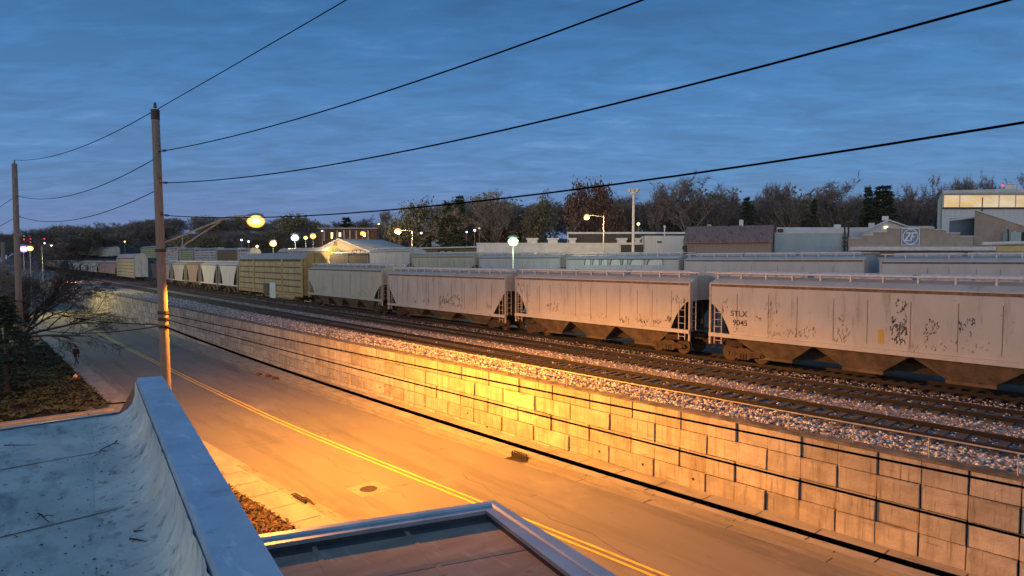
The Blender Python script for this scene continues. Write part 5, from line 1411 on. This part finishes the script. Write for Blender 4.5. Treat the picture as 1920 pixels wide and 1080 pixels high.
B.poly('dormer', MATS['siding_white'], [(1470, 436), (1490, 427), (1520, 436)], 2.2, 3)
B.box('rear_roof', MATS['roof_white'], 1700, 1752, 422, None, 2, 10)
# teal wall
B = Bld('teal_warehouse', 'plain pale teal warehouse wall right of the rusty-roofed shed', 'building', 1521, 70)
B.box('wall', MATS['siding_teal'], 1452, 1591, 438, None, 0, 8); B.box('coping', MATS['white_trim'], 1451, 1592, 436.3, 437.9, -.1, 8.1)
m = MB()
for px in (1580, 1587): m.tube([(B.x(px), -.3, B.h(475)), (B.x(px), -.3, B.h(426)), (B.x(px - 4), -.3, B.h(423))], .10, 8)
for y in (446, 454, 461): m.bar((B.x(1576), -.32, B.h(y)), (B.x(1591), -.32, B.h(y)), .12, .12)
m.build('vent_pipes', MATS['rock_dark'], B.t)
# rusty-roofed shed
B = Bld('rusty_roofed_shed', 'beige shed with a streaked rusty metal roof and two chimneys', 'shed', 1366, 68)
B.box('wall', MATS['shed_wall'], 1281, 1446, 452.5, None, 0, 5)
m = MB(); th = .12
A_, B_, C_, D_ = (B.x(1278), -.5, B.h(454.5)), (B.x(1444), -.5, B.h(452.5)), (B.x(1450, 3.4), 3.4, B.h(422, 3.4)), (B.x(1288, 3.4), 3.4, B.h(425, 3.4))
m.quad(A_, B_, C_, D_); m.quad(*[(p[0], p[1], p[2] - th) for p in (A_, B_)], B_, A_); m.quad(D_, C_, (C_[0], 7.2, B_[2]), (D_[0], 7.2, A_[2]))
ns = 26
for k in range(ns + 1):
    f = k / ns; a = Vector(A_).lerp(Vector(B_), f); e = Vector(D_).lerp(Vector(C_), f); m.bar(a + Vector((0, -.01, .03)), e + Vector((0, -.01, .03)), .05, .06)
m.build('roof', MATS['roof_rust'], B.t)
m = MB(); m.poly([(B.x(1446), 0, B.h(452.5)), (B.x(1449.5, 3.4), 3.4, B.h(423, 3.4)), (B.x(1449, 3.4), 6.8, B.h(452)), (B.x(1449, 3.4), 6.8, 0), (B.x(1446), 0, 0)]); m.build('gable_wall', MATS['shed_wall'], B.t)
B.box('chimney', MATS['beige_stucco'], 1323, 1331, 417, 428, 3.6, 4.2); B.box('chimney', MATS['white_trim'], 1386, 1394, 408, 427, 3.6, 4.2)
m = MB(); m.tube([(B.x(1278), -1.5, 0), (B.x(1278), -1.5, B.h(466)), (B.x(1276), -1.5, B.h(462))], .22, 8); m.blob((B.x(1276), -1.5, B.h(465)), .3, 3); m.build('stove_pipe', MATS['rock_dark'], B.t)
# long white building left of the shed
B = Bld('long_white_building', 'long low white building with a dark upper wall edged in white and rooftop hoods', 'building', 1090, 92)
B.box('dark_wall', MATS['dark_wall'], 1065, 1296, 437, None, 3, 10); B.box('edge_trim', MATS['white_trim'], 1064, 1297, 433.5, 437, 2.8, 10.1)
B.box('edge_trim', MATS['white_trim'], 1062.5, 1065, 434, 458, 2.7, 3)
B.box('low_wing', MATS['roof_white'], 894, 1164, 457, None, 0, 7); B.box('coping', MATS['white_trim'], 893, 1165, 455.4, 457, -.1, 7.1)
B.box('white_wing', MATS['siding_white'], 1203, 1300, 443, None, -2, 2.5); B.box('dark_link', MATS['dark_wall'], 1164, 1203, 459, None, -.5, 2)
B.box('white_link', MATS['white_trim'], 1162, 1204, 455, 459, -.6, 2)
for (a, b_2) in ((986, 1008), (1025, 1047), (1065, 1081), (1156, 1177), (1190, 1203)):
    m = MB(); m.box(B.x(a + 2), B.x(b_2 - 2), .8, 2.4, B.h(456), B.h(449)); m.box(B.x(a), B.x(b_2), .6, 2.6, B.h(449), B.h(446)); m.build('roof_hood', MATS['white_trim'], B.t)
B.box('window', MATS['dark_opening'], 1226, 1234, 453, 456, -2.05, -1.98)
m = MB(); m.tube([(B.x(1247), 1, B.h(444)), (B.x(1247), 1, B.h(424))], .1, 6); m.blob((B.x(1247), 1, B.h(424)), .22, 2); m.build('roof_vent', MATS['white_trim'], B.t)
# olive timber building
B = Bld('timber_office', 'low olive-brown building with a white flat roof and a dark double window', 'building', 840, 112)
B.box('wall', MATS['olive_boards'], 786, 897, 466, None, 0, 8)
m = MB(); m.mesh([(B.x(783), -.5, B.h(466.5)), (B.x(899), -.5, B.h(464)), (B.x(899), 9, B.h(462.5)), (B.x(783), 9, B.h(463)), (B.x(783), -.5, B.h(464.5)), (B.x(899), -.5, B.h(461.5)), (B.x(899), 9, B.h(461)), (B.x(783), 9, B.h(462))], [(0, 1, 5, 4), (4, 5, 6, 7), (0, 4, 7, 3), (1, 2, 6, 5)]); m.build('roof', MATS['roof_white'], B.t)
B.box('window_frame', MATS['dark_opening'], 821, 851, 467.5, 488, -.12, -.02)
for a in (825, 839): B.box('pane', MATS['roof_grey'], a, a + 9, 471, 483, -.14, -.121)
# beige gabled warehouse
B = Bld('beige_warehouse', 'beige gabled warehouse with a wide pale grey roof, lit by yard lamps', 'warehouse', 690, 130)
B.poly('wall', MATS['beige_stucco'], [(598, 467), (636, 449), (690, 471), (690, 500), (598, 500)], 0, .5)
m = MB(); rd = 24
ridge0, ridge1 = (B.x(636), -.4, B.h(448)), (B.x(716, rd), rd, B.h(449.5, rd))
ev0, ev1 = (B.x(694), -.4, B.h(472.5)), (B.x(788, rd), rd, B.h(471, rd)); lv0, lv1 = (B.x(595), -.4, B.h(469)), (B.x(672, rd), rd, B.h(465, rd))
m.quad(ridge0, ridge1, ev1, ev0); m.quad(ridge0, lv0, lv1, ridge1); m.bar(ridge0, ev0, .3, .25); m.bar(ridge0, lv0, .3, .25); m.build('roof', MATS['roof_grey'], B.t)
m = MB(); m.quad(ev0, ev1, (ev1[0], rd, 0), (ev0[0], -.3, 0)); m.build('side_wall', MATS['beige_stucco'], B.t)
B.box('window', MATS['dark_opening'], 626, 632.5, 453, 460.5, -.1, -.01)
for a, b_2 in ((610, 621), (661, 685)):
    f = B.box('window_frame', MATS['rock_dark'], a, b_2, 468, 480, -.12, -.02)
    n_ = 3 if b_2 - a > 12 else 2
    for k in range(n_): B.box('pane', MATS['beige_stucco'], a + 1 + k * (b_2 - a - 1) / n_, a + (k + 1) * (b_2 - a - 1) / n_ - .5, 469.5, 479, -.14, -.121)
# brick building with lit windows
B = Bld('brick_building', 'two-storey dark brick building with pale columns and lit windows on the hill', 'building', 650, 200)
B.box('wall', MATS['brick_red'], 598, 708, 429, None, 0, 12); B.box('roof', MATS['roof_grey'], 596, 710, 427, 428.9, -.5, 12)
for a in (608, 632, 645, 656, 668, 690): B.box('column', MATS['beige_stucco'], a, a + 2.5, 432, 452, -.5, -.02)
for i, a in enumerate((613, 621, 636, 648.5, 660, 674, 682, 697)):
    B.box('window', MATS['window_lit'] if i in (1, 2, 6) else MATS['dark_opening'], a, a + 4, 436, 444, -.1, -.01)
# white house on the hill
B = Bld('white_house', 'small white gabled house among the trees on the hill', 'house', 821, 235)
B.poly('wall', MATS['siding_white'], [(809, 438), (817, 427), (826, 437), (826, 462), (809, 462)], 0, .4)
m = MB(); a, b_2, c, d = (B.x(807.5), -.3, B.h(439)), (B.x(817), -.3, B.h(426)), (B.x(827), -.3, B.h(438)), 8
m.quad(a, b_2, (B.x(824), d, b_2[2]), (B.x(813), d, a[2])); m.quad(b_2, c, (B.x(835), d, c[2]), (B.x(824), d, b_2[2])); m.build('roof', MATS['roof_grey'], B.t)
B.box('side_wall', MATS['siding_white'], 826.2, 834, 439, None, 1, 8); B.box('window', MATS['dark_opening'], 814, 818, 434, 440, -.1, -.02); B.box('window', MATS['dark_opening'], 829, 831.5, 444, 449, .85, .98)
hl = MB(); p = at_z(735, 468, 210)
for k in range(12):
    pass
B = Bld('distant_block', 'dim brick block among the trees far off at the left, above the pale car carriers', 'building', 122, 430)
B.box('wall', MATS['brick_red'], 98, 147, 443, None, 0, 14); B.box('roof', MATS['roof_grey'], 97, 148, 441.8, 443, -.5, 14)
for i in range(7): B.box('window', MATS['window_lit'] if i in (0, 3) else MATS['beige_stucco'], 103 + i * 6, 106 + i * 6, 447, 450, -.2, -.02)
for i, px in enumerate((131, 137.5)):
    p = at_z(px, 478, 560); m = MB(); m.tube([(0, 0, 0), (0, 0, at_z(px, 449, 560).z - p.z)], .7, 8); o = m.build('silo_post', MATS['white_trim'], loc=p); tag(o, ('left one of two pale thin stacks above the far left car carriers', 'right one of two pale thin stacks above the far left car carriers')[i], 'stack', 'pale stacks far left')

for B in BL:                     # oblique plan: side walls run away along the yard
    for c in B.t.children:
        for v in c.data.vertices: v.co.x += B.k * max(v.co.y, 0)
# ---- lamps
def yard_lamp(px, py, z, glow, rpx, label, name='yard_lamp', arm=0, pole_px=None, polet=.08, group='lamps across the yard', flood=False):
    h = at_z(px, py, z); pp = at_z(pole_px if pole_px else px, py, z); g_ = G(pp.x, pp.y) if pp.y > 34 else Zr(pp.x)
    t = thing(name, label, 'lamp', (pp.x, pp.y, g_), 0, group); loc = Vector(t.location)
    top_ = h.z - g_; r_ = .92 * rpx * z / F
    m = MB(); m.tube([(0, 0, 0), (0, 0, top_ * .5), (0, 0, top_ + (0 if pole_px is None else .2))], [polet * 1.3, polet * 1.1, polet * .8], 8); m.build('pole', MATS['metal_grey'] if polet < .2 else MATS['pole_wood'], t)
    hp = h - loc
    m = MB()
    if pole_px: m.tube([(0, 0, top_ + .1), Vector((0, 0, top_ + .1)).lerp(hp + ZV * .25, .6) + ZV * .1, hp + ZV * .2], .05, 6)
    m.tube([hp + ZV * (r_ * .75), hp + ZV * (r_ * 1.0), hp + ZV * (r_ * 1.25)], [r_ * 1.05, r_ * .9, r_ * .3], 12); m.build('lamp_head', MATS['metal_grey'], t)
    m = MB(); g2 = ICO[3]; m.mesh([hp + Vector((v.x, v.y, v.z * .85)) * r_ for v in g2[0]], g2[1]); m.build('lens', MATS[glow], t, smooth=True)
    return t, h
yard_lamp(1100, 408, 80, 'glow_orange', 6, 'orange street lamp on a short-armed pole, in front of the tall rusty tree', arm=1, pole_px=1132)
yard_lamp(746, 434, 125, 'glow_orange', 7, 'orange lamp on an arm beside a thin pole, in front of the round lit tree', arm=1, pole_px=773)
yard_lamp(962, 453, 66, 'glow_greenwhite', 11, 'brightest greenish white lamp in the middle of the yard')
yard_lamp(512, 457, 150, 'glow_warm', 7, 'yellowish white lamp above the ochre car carrier, left one')
yard_lamp(553, 446, 155, 'glow_white', 8, 'bluish white lamp above the ochre car carrier')
yard_lamp(573, 446, 160, 'glow_warm', 4, 'pinkish lamp between the bluish white one and the orange one')
yard_lamp(587, 443, 160, 'glow_orange', 6, 'orange lamp at the right end above the ochre car carrier')
yard_lamp(680, 438, 195, 'glow_orange', 5, 'orange lamp in front of the brick building')
yard_lamp(1197, 420, 110, 'glow_yellow', 3.5, 'small yellow lamp right of the floodlight mast')
for i, (px, py, z, gl, r_, lb) in enumerate(((453, 450, 180, 'glow_white', 2.5, 'small white lamp just below the street lamp, left one'), (466, 453, 180, 'glow_white', 2.5, 'small white lamp just below the street lamp, right one'),
        (482, 462, 150, 'glow_yellow', 3, 'dim yellow lamp left of the ochre car carrier roof'), (604, 433, 190, 'glow_white', 2, 'tiny white lamp at the left corner of the brick building'), (622, 446, 190, 'glow_yellow', 2, 'tiny yellow lamp low on the brick building'),
        (710, 420, 220, 'glow_warm', 2.5, 'small warm lamp high between the bare trees'), (790, 437, 170, 'glow_white', 3, 'small white lamp right of the round lit tree'), (875, 435, 150, 'glow_white', 2.2, 'small white lamp left of a pair under the dark pines'),
        (890, 432, 148, 'glow_white', 3, 'left one of a close pair of small lamps right of the dark pines'), (899, 428, 148, 'glow_yellow', 2.5, 'right one of a close pair of small lamps right of the dark pines'), (234, 453, 300, 'glow_warm', 1.6, 'tiny lamp in the dark woods left of the near power pole'))):
    yard_lamp(px, py, z, gl, r_, lb, polet=.06)
# floodlight mast, unlit
p = at_z(1187, 480, 88); g_ = G(p.x, p.y); t = thing('floodlight_mast', 'tall pale mast with a ring of unlit floodlights above the long white building', 'mast', (p.x, p.y, g_))
tp = at_z(1187, 362, 88).z - g_
m = MB(); m.tube([(0, 0, 0), (0, 0, tp)], [.26, .16], 10); m.build('pole', MATS['white_trim'], t)
m = MB(); m.tube([(0, 0, tp - .1), (0, 0, tp + .1)], .5, 12); m.build('ring', MATS['white_trim'], t)
for k in range(6):
    a = k * math.pi / 3; m = MB(); c = Vector((math.cos(a) * .55, math.sin(a) * .55, tp + .15)); m.tube([c, c + Vector((math.cos(a) * .2, math.sin(a) * .2, .45))], [.16, .22], 8); m.build('floodlight', MATS['white_trim'], t)
# railway signals at the far left
def signal(px, lights, z, label):
    p = at_z(px, 480, z); g_ = G(p.x, p.y) if p.y > 34 else 0
    t = thing('railway_signal', label, 'signal', (p.x, p.y, g_), 0, 'railway signals far left'); tp = max(at_z(px, y, z).z for y, _ in lights) - g_ + 1.5
    m = MB(); m.tube([(0, 0, 0), (0, 0, tp)], .15, 8); m.build('mast', MATS['rock_dark'], t)
    for y, gl in lights:
        zz = at_z(px, y, z).z - g_; m = MB(); v_ = Vector((.0, 0, zz)); d = -(FH) * .5 ; m.tube([v_, v_ + d], .75, 12); m.tube([v_ + d * .9 + ZV * .78, v_ + d * 2.2 + ZV * .7], .12, 6); m.build('signal_head', MATS['rock_dark'], t)
        m = MB(); m.blob(v_ + d * 1.2, .42, 2, 0, .5, 2, (.9, .9, .9)); m.build('lens', MATS[gl], t)
signal(48, ((442, 'glow_green'), (449, 'glow_red')), 330, 'railway signal showing green over red, nearest the far pole')
signal(60, ((442, 'glow_red'), (448, 'glow_red'), (454, 'glow_red')), 330, 'railway signal showing three reds in a column')
signal(86, ((448, 'glow_red'), (456, 'glow_white')), 330, 'railway signal showing red over white, right of the others')
yl, h = yard_lamp(44, 467, 120, 'glow_violet', 8, 'dazzling violet-white lamp beside the far pole at the left edge')
yard_lamp(56, 466, 122, 'glow_warm', 6, 'yellowish lamp touching the dazzling violet-white one')
o = add_light('roadside_lamp_light', at_z(95, 462, 104), 11000, (1, .80, .30), .3, 165); o.rotation_euler = Vector((.7, .75, -.8)).to_track_quat('-Z', 'Y').to_euler()
p = at_z(95, 462, 104)
slt = thing('street_lamp', 'street lamp on the near pavement behind the bare tree, lighting the far wall', 'street lamp', (p.x, p.y, Zr(p.x)))
hh = p.z - Zr(p.x); m = MB(); m.tube([(0, -1.2, 0), (0, -1.2, hh + .1), (0, -.6, hh + .4), (0, 0, hh + .35)], [.09, .07, .05, .04], 8); m.build('pole', MATS['metal_grey'], slt)
m = MB(); m.tube([(0, -.25, hh + .3), (0, .35, hh + .28)], [.12, .16], 10); m.build('lamp_head', MATS['metal_grey'], slt)
m = MB(); m.blob((0, .1, hh + .16), .16, 1, 0, .5, 2, (1, 1.3, .5)); m.build('lens', MATS['glow_yellow'], slt)
add_light('yard_lamp_light', at_z(962, 470, 64), 1100, (.75, 1, .72), .4)
add_light('yard_lamp_light', at_z(1100, 416, 78), 3000, (1, .6, .2), .3)
add_light('yard_lamp_light', at_z(746, 442, 124), 6000, (1, .6, .2), .3)
add_light('yard_lamp_light', at_z(545, 452, 146), 9000, (1, .8, .45), .3)
add_light('yard_lamp_light', at_z(590, 452, 120), 7000, (1, .7, .35), .3)
add_light('far_lamp_light', at_z(130, 520, 160), 2500, (1, .45, .25), .3)

# ---- the person on the pavement
pm('coat', (.020, .024, .034), (.014, .017, .024), 8, rough=.9)
pm('trousers', (.05, .06, .075), (.035, .042, .055), 8, rough=.9)
pm('skin', (.42, .26, .19), rough=.6); pm('hair', (.02, .015, .012), rough=.8); pm('shoe', (.03, .028, .026), rough=.6)
fc = on_street(144, 688); rzp = math.atan2(-FH.y, -FH.x) - .35
pe = thing('person', 'person in a long dark coat and dark trousers walking along the near pavement', 'person', (fc.x, fc.y, fc.z + .15), rzp)
def skinned(name, verts, edges, radii, mats, parent, sub=2, root=0):
    me = bpy.data.meshes.new(name); me.from_pydata(verts, edges, []); o = bpy.data.objects.new(name, me); COL.objects.link(o)
    md = o.modifiers.new('skin', 'SKIN'); o.modifiers.new('sub', 'SUBSURF').levels = sub; o.modifiers['sub'].render_levels = sub
    sv = me.skin_vertices[0].data
    for i, r_ in enumerate(radii): sv[i].radius = (r_ if hasattr(r_, '__len__') else (r_, r_)); sv[i].use_root = (i == root)
    dg = bpy.context.evaluated_depsgraph_get(); m2 = bpy.data.meshes.new_from_object(o.evaluated_get(dg)); bpy.data.objects.remove(o)
    for p_ in m2.polygons: p_.use_smooth = True
    m2.materials.clear()
    for m_ in mats: m2.materials.append(m_)
    o = bpy.data.objects.new(name, m2); COL.objects.link(o); o.parent = parent; return o
# x forward, y left; body 1.66 m, mid-stride
V = [(0, 0, .90), (0, 0, 1.05), (.01, 0, 1.22), (.01, 0, 1.36), (.02, 0, 1.44), (.04, 0, 1.54), (.05, 0, 1.62),
     (.01, .17, 1.36), (-.05, .22, 1.10), (.04, .22, .90), (.06, .215, .82), (.01, -.17, 1.36), (.06, -.22, 1.10), (.16, -.21, .92), (.19, -.205, .84),
     (0, .09, .86), (.10, .09, .47), (.20, .09, .09), (.30, .10, .04), (0, -.09, .86), (-.03, -.09, .47), (-.24, -.09, .12), (-.16, -.10, .05)]
E = [(0, 1), (1, 2), (2, 3), (3, 4), (4, 5), (5, 6), (3, 7), (7, 8), (8, 9), (9, 10), (3, 11), (11, 12), (12, 13), (13, 14), (0, 15), (15, 16), (16, 17), (17, 18), (0, 19), (19, 20), (20, 21), (21, 22)]
Rr = [.14, .13, .15, .14, .055, .095, .07, .075, .052, .040, .035, .075, .052, .040, .035, .10, .07, .048, .04, .10, .07, .048, .04]
body = skinned('body', V, E, Rr, [MATS['skin'], MATS['trousers'], MATS['shoe']], pe)
for p_ in body.data.polygons:
    c = p_.center; p_.material_index = 2 if c.z < .11 else (1 if c.z < .95 and abs(c.y) < .17 else 0)
CVv = [(0, 0, .60), (0, 0, .86), (0, 0, 1.06), (.01, 0, 1.22), (.01, 0, 1.37), (.02, 0, 1.43), (.01, .18, 1.37), (-.05, .225, 1.10), (.035, .222, .91), (.01, -.18, 1.37), (.06, -.225, 1.10), (.155, -.212, .93)]
coat = skinned('coat', CVv, [(0, 1), (1, 2), (2, 3), (3, 4), (4, 5), (4, 6), (6, 7), (7, 8), (4, 9), (9, 10), (10, 11)], [(.24, .20), (.22, .18), (.21, .16), (.22, .17), (.20, .14), .085, .105, .08, .066, .105, .08, .066], [MATS['coat']], pe)
m = MB(); g2 = ICO[3]; m.mesh([Vector((.035 + v.x * .105, v.y * .095, 1.575 + v.z * .105)) for v in g2[0] if True], g2[1]); hr = m.build('hair', MATS['hair'], pe, smooth=True)
hr.data.transform(Matrix.Translation((-.012, 0, .008)))
fm = MB()
for s in (-1, 1): fm.blob((.125, s * .034, 1.565), .012, 3, 0, .5, 1)
fm.blob((.145, 0, 1.54), .016, 4, 0, .5, 1); fm.build('face_features', MATS['skin'], pe)
for s, wv in ((1, (.06, .215, .82)), (-1, (.19, -.205, .84))):
    w_ = Vector(wv); HV = [w_, w_ + Vector((.005, 0, -.045)), w_ + Vector((.01, 0, -.085))]; HE = [(0, 1), (1, 2)]; HR = [.024, .03, .026]
    for k, (dx, ln_) in enumerate(((-.027, .062), (-.009, .074), (.009, .07), (.026, .056))):
        b0 = len(HV); HV += [w_ + Vector((.012 + dx, 0, -.10)), w_ + Vector((.016 + dx, -s * .008, -.10 - ln_ * .5)), w_ + Vector((.016 + dx, -s * .022, -.10 - ln_))]; HE += [(2, b0), (b0, b0 + 1), (b0 + 1, b0 + 2)]; HR += [.010, .009, .007]
    b0 = len(HV); HV += [w_ + Vector((.045, -s * .01, -.06)), w_ + Vector((.058, -s * .02, -.095))]; HE += [(1, b0), (b0, b0 + 1)]; HR += [.011, .009]
    skinned('hand', [tuple(v) for v in HV], HE, HR, [MATS['skin']], pe, 1)
